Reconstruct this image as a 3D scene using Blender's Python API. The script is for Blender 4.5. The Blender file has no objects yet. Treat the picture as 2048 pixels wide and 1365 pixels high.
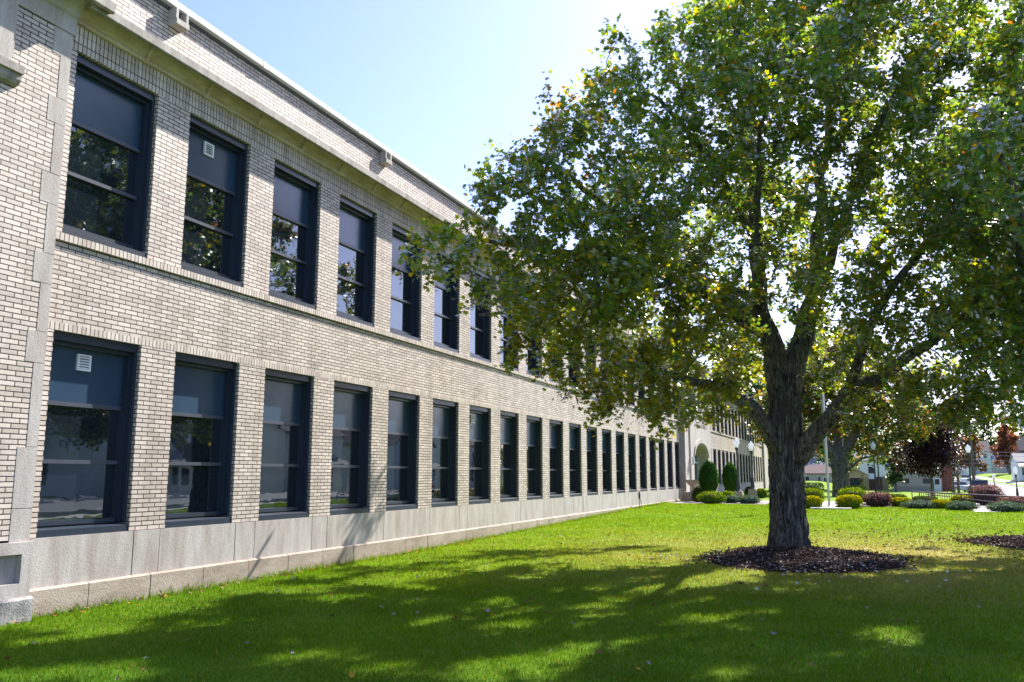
import bpy, bmesh, math, random
import numpy as np
from mathutils import Vector, Matrix, noise, kdtree

R = math.radians
random.seed(7)
rng = np.random.default_rng(7)
sc = bpy.context.scene
col = sc.collection

# ------------------------------------------------------------------ camera, sky, sun, exposure
EYE = 1.68
cam_d = bpy.data.cameras.new("camera")
cam = bpy.data.objects.new("camera", cam_d)
col.objects.link(cam)
cam.location = (0, 0, EYE)
cam.rotation_euler = (R(90 + 8.942), 0, R(21.877))
cam_d.sensor_width = 36
cam_d.lens = 1700 / 2048 * 36
cam_d.clip_start = 0.1
cam_d.clip_end = 6000
sc.camera = cam

SUN = Vector((1.0, 2.75, 2.62)).normalized()
SUN_EL = math.asin(SUN.z)
SUN_AZ = math.atan2(SUN.x, SUN.y)          # clockwise from +Y
w = bpy.data.worlds.new("World")
sc.world = w
w.use_nodes = True
nt = w.node_tree
bg = nt.nodes["Background"]
sky = nt.nodes.new("ShaderNodeTexSky")
sky.sky_type = 'NISHITA'
sky.sun_disc = False
sky.sun_elevation = SUN_EL
sky.sun_rotation = SUN_AZ
sky.air_density = 1.0
sky.dust_density = 1.2
sky.ozone_density = 2.0
sky_tone = nt.nodes.new("ShaderNodeMix")
sky_tone.data_type = 'RGBA'
sky_tone.blend_type = 'MULTIPLY'
sky_tone.inputs[0].default_value = 1.0
nt.links.new(sky.outputs[0], sky_tone.inputs[6])
sky_tone.inputs[7].default_value = (0.86, 0.84, 1.07, 1)      # a slightly violet-blue autumn sky
nt.links.new(sky_tone.outputs[2], bg.inputs[0])
bg.inputs[1].default_value = 0.12

sun_d = bpy.data.lights.new("sun", 'SUN')
sun_d.energy = 5.0
sun_d.angle = R(0.53)
sun_d.color = (1.0, 0.93, 0.83)
sun_o = bpy.data.objects.new("sun", sun_d)
col.objects.link(sun_o)
sun_o.location = (10, 27, 60)
sun_o.rotation_euler = SUN.to_track_quat('Z', 'Y').to_euler()

sc.view_settings.view_transform = 'Standard'
sc.view_settings.look = 'None'
sc.view_settings.exposure = 1.42
sc.view_settings.gamma = 1.0
sc.render.engine = 'CYCLES'
sc.cycles.max_bounces = 14
sc.cycles.diffuse_bounces = 10
sc.cycles.glossy_bounces = 3
sc.cycles.transmission_bounces = 10
sc.cycles.use_denoising = True
sc.cycles.sample_clamp_indirect = 6

# ------------------------------------------------------------------ helpers
def ss(t):
    t = max(0.0, min(1.0, t))
    return t * t * (3 - 2 * t)

def zt(x, y):
    """terrain height"""
    a = .25 * ss((y - 14) / 30)
    b = -1.0 * ss((y - 56) / 45) * ss((x + 8) / 8)
    c = 1.8 * ss((y - 135) / 150)
    e = 1.0 * ss((x - 27) / 8) * ss((y - 95) / 40)
    return a + b + c + e

def tag(o, label=None, cat=None, group=None, kind=None):
    if label: o['label'] = label
    if cat: o['category'] = cat
    if group: o['group'] = group
    if kind: o['kind'] = kind
    return o

def thing(name, label, cat, loc=(0, 0, 0), rz=0.0, group=None):
    o = bpy.data.objects.new(name, None)
    col.objects.link(o)
    o.location = loc
    o.rotation_euler = (0, 0, rz)
    o.empty_display_size = .2
    return tag(o, label, cat, group)

def link(name, me, mat, parent=None, world=False):
    o = bpy.data.objects.new(name, me)
    col.objects.link(o)
    if mat is not None:
        me.materials.append(mat)
    if parent is not None:
        o.parent = parent
        if world:
            o.matrix_parent_inverse = parent_inv(parent)
    return o

def parent_inv(p):
    m = Matrix.Identity(4)
    chain = []
    q = p
    while q is not None:
        chain.append(q)
        q = q.parent
    for q in reversed(chain):
        m = m @ (q.matrix_parent_inverse @ q.matrix_basis if q.parent else q.matrix_basis)
    return m.inverted()

def copy_tree(o, parent=None):
    c = o.copy()
    col.objects.link(c)
    if parent is not None:
        c.parent = parent
    for ch in list(o.children):
        copy_tree(ch, c)
    return c

class MB:
    def __init__(s):
        s.v = []; s.f = []
    def box(s, x0, y0, z0, x1, y1, z1):
        n = len(s.v)
        s.v += [(x0, y0, z0), (x1, y0, z0), (x1, y1, z0), (x0, y1, z0), (x0, y0, z1), (x1, y0, z1), (x1, y1, z1), (x0, y1, z1)]
        s.f += [(n, n + 3, n + 2, n + 1), (n + 4, n + 5, n + 6, n + 7), (n, n + 1, n + 5, n + 4), (n + 1, n + 2, n + 6, n + 5), (n + 2, n + 3, n + 7, n + 6), (n + 3, n, n + 4, n + 7)]
        return s
    def frustum(s, cx, cy, z0, z1, a0, b0, a1, b1):
        n = len(s.v)
        for z, a, b in ((z0, a0, b0), (z1, a1, b1)):
            s.v += [(cx - a, cy - b, z), (cx + a, cy - b, z), (cx + a, cy + b, z), (cx - a, cy + b, z)]
        s.f += [(n, n + 3, n + 2, n + 1), (n + 4, n + 5, n + 6, n + 7)] + [(n + i, n + (i + 1) % 4, n + 4 + (i + 1) % 4, n + 4 + i) for i in range(4)]
        return s
    def prism(s, prof, axis, a, b):
        """extrude a closed 2-D profile along an axis ('x','y','z') from a to b"""
        n = len(s.v); k = len(prof)
        for t in (a, b):
            for (p, q) in prof:
                s.v.append({'x': (t, p, q), 'y': (p, t, q), 'z': (p, q, t)}[axis])
        s.f.append(tuple(range(n, n + k))); s.f.append(tuple(range(n + 2 * k - 1, n + k - 1, -1)))
        s.f += [(n + i, n + k + i, n + k + (i + 1) % k, n + (i + 1) % k) for i in range(k)]
        return s
    def lathe(s, prof, n=16, cx=0, cy=0):
        b = len(s.v)
        for (r, z) in prof:
            for i in range(n):
                a = 2 * math.pi * i / n
                s.v.append((cx + r * math.cos(a), cy + r * math.sin(a), z))
        for j in range(len(prof) - 1):
            for i in range(n):
                s.f.append((b + j * n + i, b + j * n + (i + 1) % n, b + (j + 1) * n + (i + 1) % n, b + (j + 1) * n + i))
        s.f.append(tuple(b + i for i in range(n - 1, -1, -1)))
        s.f.append(tuple(b + (len(prof) - 1) * n + i for i in range(n)))
        return s
    def tube(s, path, rad, n=8):
        b = len(s.v)
        path = [Vector(p) for p in path]
        m = len(path)
        if not hasattr(rad, '__len__'): rad = [rad] * m
        up = None
        for j, p in enumerate(path):
            d = (path[min(j + 1, m - 1)] - path[max(j - 1, 0)]).normalized()
            if up is None:
                up = d.orthogonal().normalized()
            up = (up - d * up.dot(d))
            up = up.normalized() if up.length > 1e-6 else d.orthogonal().normalized()
            q = d.cross(up)
            for i in range(n):
                a = 2 * math.pi * i / n
                s.v.append(tuple(p + (up * math.cos(a) + q * math.sin(a)) * rad[j]))
        for j in range(m - 1):
            for i in range(n):
                s.f.append((b + j * n + i, b + j * n + (i + 1) % n, b + (j + 1) * n + (i + 1) % n, b + (j + 1) * n + i))
        s.f.append(tuple(b + i for i in range(n - 1, -1, -1)))
        s.f.append(tuple(b + (m - 1) * n + i for i in range(n)))
        return s
    def build(s, name, mat, parent=None, world=False, smooth=False, bevel=0.0):
        me = bpy.data.meshes.new(name)
        me.from_pydata(s.v, [], s.f)
        bm = bmesh.new(); bm.from_mesh(me)
        bmesh.ops.recalc_face_normals(bm, faces=bm.faces)
        if bevel > 0:
            es = [e for e in bm.edges if len(e.link_faces) == 2 and e.calc_face_angle(0) > .5]
            bmesh.ops.bevel(bm, geom=es, offset=bevel, segments=2, affect='EDGES', profile=.6)
        bm.to_mesh(me); bm.free()
        if smooth:
            me.shade_smooth()
            try: me.set_sharp_from_angle(angle=R(40))
            except Exception: pass
        return link(name, me, mat, parent, world)

def np_mesh(name, V, F, mat, parent=None, world=False, tint=None, smooth=False):
    V = np.asarray(V, np.float32).reshape(-1, 3); F = np.asarray(F, np.int32)
    k = F.shape[1]
    me = bpy.data.meshes.new(name)
    me.vertices.add(len(V)); me.vertices.foreach_set('co', V.ravel())
    me.loops.add(F.size); me.loops.foreach_set('vertex_index', F.ravel())
    me.polygons.add(len(F))
    me.polygons.foreach_set('loop_start', np.arange(0, F.size, k, dtype=np.int32))
    try: me.polygons.foreach_set('loop_total', np.full(len(F), k, np.int32))
    except Exception: pass
    me.update(calc_edges=True)
    if tint is not None:
        a = me.attributes.new('tint', 'FLOAT_COLOR', 'POINT')
        c = np.ones((len(V), 4), np.float32); c[:, :3] = tint
        a.data.foreach_set('color', c.ravel())
    if smooth: me.shade_smooth()
    return link(name, me, mat, parent, world)

# ------------------------------------------------------------------ materials
def M(name):
    m = bpy.data.materials.new(name); m.use_nodes = True
    t = m.node_tree
    return m, t, t.nodes['Principled BSDF'], t.nodes['Material Output']

def node(t, typ, **kw):
    n = t.nodes.new(typ)
    for k, v in kw.items():
        if k.startswith('i_'):
            n.inputs[k[2:].replace('_', ' ')].default_value = v
        else:
            setattr(n, k, v)
    return n

def ramp(t, fac, stops):
    r = t.nodes.new('ShaderNodeValToRGB')
    e = r.color_ramp.elements
    while len(e) < len(stops): e.new(.5)
    for q, (p, c) in zip(e, stops):
        q.position = p; q.color = (*c, 1) if len(c) == 3 else c
    t.links.new(fac, r.inputs[0])
    return r.outputs[0]

def mixc(t, f, a, b, mode='MIX'):
    n = t.nodes.new('ShaderNodeMix'); n.data_type = 'RGBA'; n.blend_type = mode
    for sock, val in ((n.inputs[0], f), (n.inputs[6], a), (n.inputs[7], b)):
        if hasattr(val, 'is_linked'): t.links.new(val, sock)
        else: sock.default_value = val if not isinstance(val, tuple) else ((*val, 1) if len(val) == 3 else val)
    return n.outputs[2]

def simple(name, c, rough=.6, metal=0.0, var=.12, scale=6.0, bump=0.0, bscale=40.0, spec=.5, obj=True, stretch=None):
    """principled with mottling in colour, optional grain bump"""
    m, t, p, o = M(name)
    co = t.nodes.new('ShaderNodeTexCoord')
    src = co.outputs['Object']
    if stretch:
        mp = node(t, 'ShaderNodeMapping'); mp.inputs['Scale'].default_value = stretch
        t.links.new(src, mp.inputs[0]); src = mp.outputs[0]
    n = node(t, 'ShaderNodeTexNoise', i_Scale=scale, i_Detail=5.0, i_Roughness=.6)
    t.links.new(src, n.inputs['Vector'])
    lo = tuple(x * (1 - var) for x in c); hi = tuple(min(1, x * (1 + var)) for x in c)
    t.links.new(ramp(t, n.outputs[0], [(.3, lo), (.7, hi)]), p.inputs['Base Color'])
    p.inputs['Roughness'].default_value = rough
    p.inputs['Metallic'].default_value = metal
    p.inputs['Specular IOR Level'].default_value = spec
    if bump > 0:
        b = node(t, 'ShaderNodeTexNoise', i_Scale=bscale, i_Detail=4.0)
        t.links.new(src, b.inputs['Vector'])
        bp = node(t, 'ShaderNodeBump', i_Strength=bump, i_Distance=.02)
        t.links.new(b.outputs[0], bp.inputs['Height']); t.links.new(bp.outputs[0], p.inputs['Normal'])
    return m

def brick_mat(name, bw, rh, mort, c1, c2, mc, z0=0.0, y0=0.0, offset=.5, vary=True):
    m, t, p, o = M(name)
    g = t.nodes.new('ShaderNodeNewGeometry')
    sp = node(t, 'ShaderNodeSeparateXYZ'); t.links.new(g.outputs['Position'], sp.inputs[0])
    sn = node(t, 'ShaderNodeSeparateXYZ'); t.links.new(g.outputs['True Normal'], sn.inputs[0])
    ab = node(t, 'ShaderNodeMath', operation='ABSOLUTE'); t.links.new(sn.outputs[1], ab.inputs[0])
    gt = node(t, 'ShaderNodeMath', operation='GREATER_THAN'); t.links.new(ab.outputs[0], gt.inputs[0]); gt.inputs[1].default_value = .5
    mx = node(t, 'ShaderNodeMix'); mx.data_type = 'FLOAT'
    sy = node(t, 'ShaderNodeMath', operation='SUBTRACT'); t.links.new(sp.outputs[1], sy.inputs[0]); sy.inputs[1].default_value = y0
    t.links.new(gt.outputs[0], mx.inputs[0]); t.links.new(sy.outputs[0], mx.inputs[2]); t.links.new(sp.outputs[0], mx.inputs[3])
    sz = node(t, 'ShaderNodeMath', operation='SUBTRACT'); t.links.new(sp.outputs[2], sz.inputs[0]); sz.inputs[1].default_value = z0
    cb = node(t, 'ShaderNodeCombineXYZ'); t.links.new(mx.outputs[0], cb.inputs[0]); t.links.new(sz.outputs[0], cb.inputs[1])
    bk = node(t, 'ShaderNodeTexBrick', offset=offset, squash=1.0)
    t.links.new(cb.outputs[0], bk.inputs['Vector'])
    bk.inputs['Scale'].default_value = 1.0
    bk.inputs['Mortar Size'].default_value = mort
    bk.inputs['Mortar Smooth'].default_value = .15
    bk.inputs['Bias'].default_value = 0.0
    bk.inputs['Brick Width'].default_value = bw
    bk.inputs['Row Height'].default_value = rh
    bk.inputs['Color1'].default_value = (*c1, 1)
    bk.inputs['Color2'].default_value = (*c2, 1)
    bk.inputs['Mortar'].default_value = (*mc, 1)
    # large soft mottling plus fine specks of the fired clay
    n1 = node(t, 'ShaderNodeTexNoise', i_Scale=.55, i_Detail=4.0); t.links.new(g.outputs['Position'], n1.inputs['Vector'])
    n2 = node(t, 'ShaderNodeTexNoise', i_Scale=34.0, i_Detail=3.0); t.links.new(g.outputs['Position'], n2.inputs['Vector'])
    c = mixc(t, .5, bk.outputs['Color'], ramp(t, n1.outputs[0], [(.3, (.82, .8, .78)), (.7, (1, 1, 1))]), 'MULTIPLY')
    c = mixc(t, .55, c, ramp(t, n2.outputs[0], [(.28, (.66, .64, .62)), (.45, (1, 1, 1))]), 'MULTIPLY')
    mp = node(t, 'ShaderNodeMapping'); mp.inputs['Scale'].default_value = (3.0, 3.0, .22); t.links.new(g.outputs['Position'], mp.inputs[0])
    n3 = node(t, 'ShaderNodeTexNoise', i_Scale=1.0, i_Detail=5.0, i_Roughness=.6); t.links.new(mp.outputs[0], n3.inputs['Vector'])
    c = mixc(t, .8, c, ramp(t, n3.outputs[0], [(.34, (.76, .73, .70)), (.52, (1, 1, 1))]), 'MULTIPLY')
    t.links.new(c, p.inputs['Base Color'])
    p.inputs['Roughness'].default_value = .62
    inv = node(t, 'ShaderNodeMath', operation='SUBTRACT'); inv.inputs[0].default_value = 1.0; t.links.new(bk.outputs['Fac'], inv.inputs[1])
    bp = node(t, 'ShaderNodeBump', i_Strength=.8, i_Distance=.008)
    t.links.new(inv.outputs[0], bp.inputs['Height']); t.links.new(bp.outputs[0], p.inputs['Normal'])
    return m

BC1, BC2, BM = (.62, .55, .485), (.42, .365, .315), (.022, .016, .013)  # mortar colour darkened to stand in for shade in the raked joints
m_brick = brick_mat('buff_brick', .2174, .0612, .0075, BC1, BC2, BM, z0=.926, y0=8.986)
m_rowlock = brick_mat('buff_brick_rowlock', .0672, .5, .0068, BC1, BC2, BM, z0=-.2, y0=7.576, offset=0)

def stone_mat(name, c, stain=(.55, .5, .45), amt=.5, vscale=(3, 3, .6), bump=.35):
    m, t, p, o = M(name)
    g = t.nodes.new('ShaderNodeNewGeometry')
    mp = node(t, 'ShaderNodeMapping'); mp.inputs['Scale'].default_value = vscale
    t.links.new(g.outputs['Position'], mp.inputs[0])
    n1 = node(t, 'ShaderNodeTexNoise', i_Scale=1.6, i_Detail=6.0, i_Roughness=.65); t.links.new(mp.outputs[0], n1.inputs['Vector'])
    n2 = node(t, 'ShaderNodeTexNoise', i_Scale=45.0, i_Detail=4.0); t.links.new(g.outputs['Position'], n2.inputs['Vector'])
    n3 = node(t, 'ShaderNodeTexVoronoi', i_Scale=9.0); t.links.new(g.outputs['Position'], n3.inputs['Vector'])
    cc = mixc(t, amt, c, ramp(t, n1.outputs[0], [(.35, tuple(a * b for a, b in zip(c, stain))), (.62, c)]))
    cc = mixc(t, .5, cc, ramp(t, n2.outputs[0], [(.3, (.72, .71, .7)), (.55, (1, 1, 1))]), 'MULTIPLY')
    cc = mixc(t, .35, cc, ramp(t, n3.outputs['Distance'], [(.02, (.45, .42, .4)), (.09, (1, 1, 1))]), 'MULTIPLY')
    t.links.new(cc, p.inputs['Base Color'])
    p.inputs['Roughness'].default_value = .8
    bp = node(t, 'ShaderNodeBump', i_Strength=bump, i_Distance=.01)
    t.links.new(n2.outputs[0], bp.inputs['Height']); t.links.new(bp.outputs[0], p.inputs['Normal'])
    return m

m_stone = stone_mat('limestone', (.42, .395, .37), stain=(.62, .56, .5), amt=.75)
m_stone_dark = stone_mat('weathered_limestone', (.34, .315, .285), stain=(.4, .38, .35), amt=.8)
m_footing = stone_mat('brown_footing_stone', (.37, .31, .25), stain=(.55, .5, .45), amt=.8, vscale=(1, 1, 3), bump=.6)
m_rough = stone_mat('spalled_concrete', (.40, .39, .38), stain=(.35, .35, .36), amt=.9, vscale=(2, 2, 2), bump=1.0)
m_cove = stone_mat('stained_cornice_stone', (.58, .50, .43), stain=(.6, .5, .4), amt=.75, vscale=(2, 1.2, 5))
m_frame = simple('navy_window_metal', (.016, .026, .044), rough=.38, var=.1, scale=3)
m_rail = simple('window_rail_metal', (.055, .062, .085), rough=.35, var=.1, scale=3)
m_white_metal = simple('white_coping_metal', (.50, .52, .56), rough=.4, var=.06, scale=2)
m_vent = simple('white_vent_plastic', (.78, .78, .77), rough=.5, var=.05)
m_slot = simple('vent_slot_dark', (.05, .05, .055), rough=.7)

def panel_mat():
    m, t, p, o = M('window_shade_panel')
    g = t.nodes.new('ShaderNodeNewGeometry')
    n = node(t, 'ShaderNodeTexNoise', i_Scale=2.0, i_Detail=5.0); t.links.new(g.outputs['Position'], n.inputs['Vector'])
    t.links.new(ramp(t, n.outputs[0], [(.3, (.022, .052, .092)), (.7, (.03, .062, .105))]), p.inputs['Base Color'])
    p.inputs['Roughness'].default_value = .22
    p.inputs['IOR'].default_value = 1.55
    b = node(t, 'ShaderNodeTexNoise', i_Scale=220.0, i_Detail=2.0); t.links.new(g.outputs['Position'], b.inputs['Vector'])
    bp = node(t, 'ShaderNodeBump', i_Strength=.08, i_Distance=.004)
    t.links.new(b.outputs[0], bp.inputs['Height']); t.links.new(bp.outputs[0], p.inputs['Normal'])
    return m
m_panel = panel_mat()

def glass_mat(name='dark_window_glass', base=(.005, .008, .012), ior=2.1, wav=.007):
    m, t, p, o = M(name)
    g = t.nodes.new('ShaderNodeNewGeometry')
    n2 = node(t, 'ShaderNodeTexNoise', i_Scale=60.0, i_Detail=3.0); t.links.new(g.outputs['Position'], n2.inputs['Vector'])
    t.links.new(ramp(t, n2.outputs[0], [(.4, base), (.75, tuple(3.0 * x for x in base))]), p.inputs['Base Color'])
    p.inputs['Roughness'].default_value = .015
    p.inputs['IOR'].default_value = ior
    mp = node(t, 'ShaderNodeMapping'); mp.inputs['Scale'].default_value = (1, 3.2, 9.0); t.links.new(g.outputs['Position'], mp.inputs[0])
    p.inputs['Specular Tint'].default_value = (.82, .92, 1.0, 1)
    n = node(t, 'ShaderNodeTexNoise', i_Scale=1.0, i_Detail=1.0); t.links.new(mp.outputs[0], n.inputs['Vector'])
    bp = node(t, 'ShaderNodeBump', i_Strength=wav, i_Distance=.05)
    t.links.new(n.outputs[0], bp.inputs['Height']); t.links.new(bp.outputs[0], p.inputs['Normal'])
    return m
m_glass = glass_mat()

def leaf_mat(name, trans=.5, boost=(1.9, 1.75, .7), gloss=.5, grough=.42):
    m, t, p, o = M(name)
    t.nodes.remove(p)
    a = node(t, 'ShaderNodeAttribute', attribute_name='tint')
    d = node(t, 'ShaderNodeBsdfDiffuse'); t.links.new(a.outputs['Color'], d.inputs[0])
    tr = node(t, 'ShaderNodeBsdfTranslucent')
    t.links.new(mixc(t, 1.0, a.outputs['Color'], boost, 'MULTIPLY'), tr.inputs[0])
    m1 = node(t, 'ShaderNodeMixShader'); m1.inputs[0].default_value = trans
    t.links.new(d.outputs[0], m1.inputs[1]); t.links.new(tr.outputs[0], m1.inputs[2])
    if gloss > 0:
        gl = node(t, 'ShaderNodeBsdfGlossy'); gl.inputs['Roughness'].default_value = grough
        m2 = node(t, 'ShaderNodeMixShader')
        fr = node(t, 'ShaderNodeFresnel', i_IOR=1.35)
        ml = node(t, 'ShaderNodeMath', operation='MULTIPLY', use_clamp=True); t.links.new(fr.outputs[0], ml.inputs[0]); ml.inputs[1].default_value = gloss
        t.links.new(ml.outputs[0], m2.inputs[0]); t.links.new(m1.outputs[0], m2.inputs[1]); t.links.new(gl.outputs[0], m2.inputs[2])
        t.links.new(m2.outputs[0], o.inputs[0])
    else:
        t.links.new(m1.outputs[0], o.inputs[0])
    return m
m_leaf = leaf_mat('maple_leaf', trans=.52, boost=(2.6, 2.1, .35))
m_leaf_far = leaf_mat('far_leaf', trans=.4, boost=(1.8, 1.6, .7), gloss=.12)
m_shrub = leaf_mat('shrub_leaf', trans=.35, boost=(1.3, 1.3, .6), gloss=0)
m_blade = leaf_mat('grass_blade', trans=.42, boost=(1.3, 1.3, .5), gloss=.0)
m_litter = leaf_mat('fallen_leaf', trans=.15, boost=(1, 1, 1), gloss=.0)

def bark_mat(name, c=(.17, .17, .152), c2=(.31, .31, .28), red=(.12, .06, .04)):
    m, t, p, o = M(name)
    co = t.nodes.new('ShaderNodeTexCoord')
    mp = node(t, 'ShaderNodeMapping'); mp.inputs['Scale'].default_value = (13, 13, 2.0); t.links.new(co.outputs['Object'], mp.inputs[0])
    n1 = node(t, 'ShaderNodeTexNoise', i_Scale=1.0, i_Detail=8.0, i_Roughness=.65, i_Distortion=.6); t.links.new(mp.outputs[0], n1.inputs['Vector'])
    n2 = node(t, 'ShaderNodeTexNoise', i_Scale=1.1, i_Detail=3.0); t.links.new(co.outputs['Object'], n2.inputs['Vector'])
    c0 = ramp(t, n1.outputs[0], [(.36, tuple(x * .14 for x in c)), (.46, c), (.66, c2)])
    mpv = node(t, 'ShaderNodeMapping'); mpv.inputs['Scale'].default_value = (16, 16, 3.4); t.links.new(co.outputs['Object'], mpv.inputs[0])
    wob = node(t, 'ShaderNodeTexNoise', i_Scale=2.5, i_Detail=3.0); t.links.new(mpv.outputs[0], wob.inputs['Vector'])
    va = node(t, 'ShaderNodeVectorMath', operation='MULTIPLY_ADD'); t.links.new(wob.outputs['Color'], va.inputs[0]); va.inputs[1].default_value = (1.2, 1.2, 1.2); t.links.new(mpv.outputs[0], va.inputs[2])
    vo = node(t, 'ShaderNodeTexVoronoi', feature='DISTANCE_TO_EDGE', i_Scale=.9); t.links.new(va.outputs[0], vo.inputs['Vector'])
    c0 = mixc(t, .85, c0, ramp(t, vo.outputs['Distance'], [(.02, (.16, .15, .14)), (.16, (1, 1, 1))]), 'MULTIPLY')
    hs = node(t, 'ShaderNodeMath', operation='MULTIPLY_ADD'); t.links.new(vo.outputs['Distance'], hs.inputs[0]); hs.inputs[1].default_value = 1.6; t.links.new(n1.outputs[0], hs.inputs[2])
    cc = mixc(t, ramp(t, n2.outputs[0], [(.58, (0, 0, 0)), (.72, (.8, .8, .8))]), c0, red)
    t.links.new(cc, p.inputs['Base Color'])
    p.inputs['Roughness'].default_value = .9
    bp = node(t, 'ShaderNodeBump', i_Strength=1.0, i_Distance=.06)
    t.links.new(hs.outputs[0], bp.inputs['Height']); t.links.new(bp.outputs[0], p.inputs['Normal'])
    return m
m_bark = bark_mat('maple_bark')

def ground_mat():
    m, t, p, o = M('lawn_ground')
    a = node(t, 'ShaderNodeAttribute', attribute_name='tint')
    g = t.nodes.new('ShaderNodeNewGeometry')
    n1 = node(t, 'ShaderNodeTexNoise', i_Scale=2.2, i_Detail=6.0); t.links.new(g.outputs['Position'], n1.inputs['Vector'])
    n2 = node(t, 'ShaderNodeTexNoise', i_Scale=38.0, i_Detail=3.0); t.links.new(g.outputs['Position'], n2.inputs['Vector'])
    c = mixc(t, .7, a.outputs['Color'], ramp(t, n1.outputs[0], [(.3, (.75, .8, .7)), (.7, (1.15, 1.1, 1.1))]), 'MULTIPLY')
    c = mixc(t, .6, c, ramp(t, n2.outputs[0], [(.3, (.55, .55, .5)), (.65, (1.2, 1.2, 1.2))]), 'MULTIPLY')
    t.links.new(c, p.inputs['Base Color'])
    p.inputs['Roughness'].default_value = .9
    p.inputs['Specular IOR Level'].default_value = .1
    bp = node(t, 'ShaderNodeBump', i_Strength=.7, i_Distance=.03)
    t.links.new(n2.outputs[0], bp.inputs['Height']); t.links.new(bp.outputs[0], p.inputs['Normal'])
    return m
m_ground = ground_mat()
m_asphalt = simple('grey_asphalt', (.16, .16, .165), rough=.85, var=.15, scale=1.5, bump=.3, bscale=60)
m_conc = simple('pale_concrete', (.48, .46, .43), rough=.8, var=.1, scale=1.5, bump=.2)
m_mulch = simple('dark_mulch_soil', (.045, .030, .026), rough=.95, var=.4, scale=14, bump=.8, bscale=50)
m_gravel = simple('grey_bed_gravel', (.20, .18, .17), rough=.95, var=.45, scale=30, bump=.9, bscale=60)

# ------------------------------------------------------------------ ground, street, walks
def dry(x, y):
    d = math.exp(-((x + .2) / 5.5) ** 2 - ((y - 19.5) / 5.5) ** 2)
    n = noise.noise(Vector((x * .5, y * .5, 3.1))) * .5 + .5
    n2 = noise.noise(Vector((x * 1.7, y * 1.7, 8.3))) * .5 + .5
    v = d * (.35 + 1.0 * n) + .30 * max(0, n2 - .58) * 3 * (.5 + d)
    return max(0.0, min(1.0, v))

G_GREEN = np.array((.125, .235, .006)); G_SHADE = np.array((.024, .104, .020)); G_STRAW = np.array((.33, .25, .10)); G_YEL = np.array((.24, .30, .006))
def lawn_colour(x, y):
    n = noise.noise(Vector((x * .35, y * .35, .7))) * .5 + .5
    n2 = noise.noise(Vector((x * 1.3, y * 1.3, 5.7))) * .5 + .5
    near = ss((20 - y) / 16)
    c = G_GREEN * (1 - .6 * near) + G_SHADE * .6 * near  # cool deep green painted in for the crown's shade on the near lawn
    c = c * (1 - .45 * n) + G_YEL * .45 * n * (1 - .6 * near) + G_GREEN * .45 * n * .6 * near
    c = c * (.8 + .4 * n2)
    d = dry(x, y) * .68
    return c * (1 - d) + G_STRAW * d

def axis(*segs):
    a = []
    for (s, e, st) in segs:
        a += list(np.arange(s, e - 1e-6, st))
    a.append(segs[-1][1])
    return np.array(a)
gx = axis((-1500, -100, 200), (-100, -12, 11), (-12, 12, .5), (12, 46, 2), (46, 100, 9), (100, 1600, 250))
gy = axis((-400, -60, 85), (-60, -6, 6), (-6, 56, .5), (56, 310, 3.0), (310, 490, 30), (490, 2990, 250))
GV = []; GT = []
for yy in gy:
    for xx in gx:
        GV.append((xx, yy, zt(xx, yy)))
        GT.append(lawn_colour(xx, yy))
nx, ny = len(gx), len(gy)
idx = np.arange(nx * ny).reshape(ny, nx)
GF = np.stack([idx[:-1, :-1], idx[:-1, 1:], idx[1:, 1:], idx[1:, :-1]], -1).reshape(-1, 4)
g = np_mesh('ground', GV, GF, m_ground, tint=np.array(GT), smooth=True)
tag(g, 'green lawn with straw coloured dry patches around the maple', 'lawn', kind='structure')

def strip(name, pts, mat, off, label, cat, kerb=0.0):
    """a sheet following the terrain: pts = list of (y, xa, xb)"""
    V = []; F = []
    K = 8
    for (y, xa, xb) in pts:
        for i in range(K + 1):
            x = xa + (xb - xa) * i / K
            V.append((x, y, zt(x, y) + off))
    for j in range(len(pts) - 1):
        for i in range(K):
            a = j * (K + 1) + i
            F.append((a, a + 1, a + K + 2, a + K + 1))
    o = np_mesh(name, V, F, mat, smooth=True)
    return tag(o, label, cat, kind='structure')
def sx(y): return 11.0 + 4.0 * ss((y - 72) / 42)
strip('street', [(y, sx(y), sx(y) + 11.2) for y in np.arange(-60, 420, 3.0)], m_asphalt, .03, 'grey street running away past the parked cars', 'street')
strip('sidewalk', [(y, 8.9, 10.2) for y in np.arange(-60, 40, 3.0)], m_conc, .02, 'pale pavement along the near side of the street', 'pavement')
strip('sidewalk', [(y, sx(y) + 13.3, sx(y) + 14.8) for y in np.arange(-20, 420, 3.0)], m_conc, .03, 'pale pavement along the far side of the street', 'pavement')
for dx, lab in ((-.2, 'pale kerb on the near side of the street'), (11.2, 'pale kerb on the far side of the street')):
    V = []; F = []
    ys = np.arange(-60, 420, 3.0)
    for y in ys:
        xk = sx(y) + dx
        z = zt(xk, y)
        V += [(xk, y, z - .05), (xk, y, z + .13), (xk + .2, y, z + .13), (xk + .2, y, z - .05)]
    for j in range(len(ys) - 1):
        for i in range(3):
            a = j * 4 + i
            F.append((a, a + 1, a + 5, a + 4))
    tag(np_mesh('kerb', V, F, m_conc), lab, 'kerb', kind='structure')
strip('walkway', [(46.6, -8.6, 14), (47.6, -8.6, 14), (49.4, -8.6, 14)], m_conc, .02, 'pale concrete walk behind the clipped bushes', 'walkway')
strip('walkway', [(40.2, -1.75, -.75), (43, -1.75, -.75), (46.59, -1.75, -.75)], m_conc, .02, 'short concrete path between the golden bushes', 'walkway')
strip('planting_bed', [(42.2, .0, 9.5), (44, .0, 9.5), (46.4, .0, 9.5)], m_gravel, .012, 'grey gravel bed under the shrubs', 'gravel bed')
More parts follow.
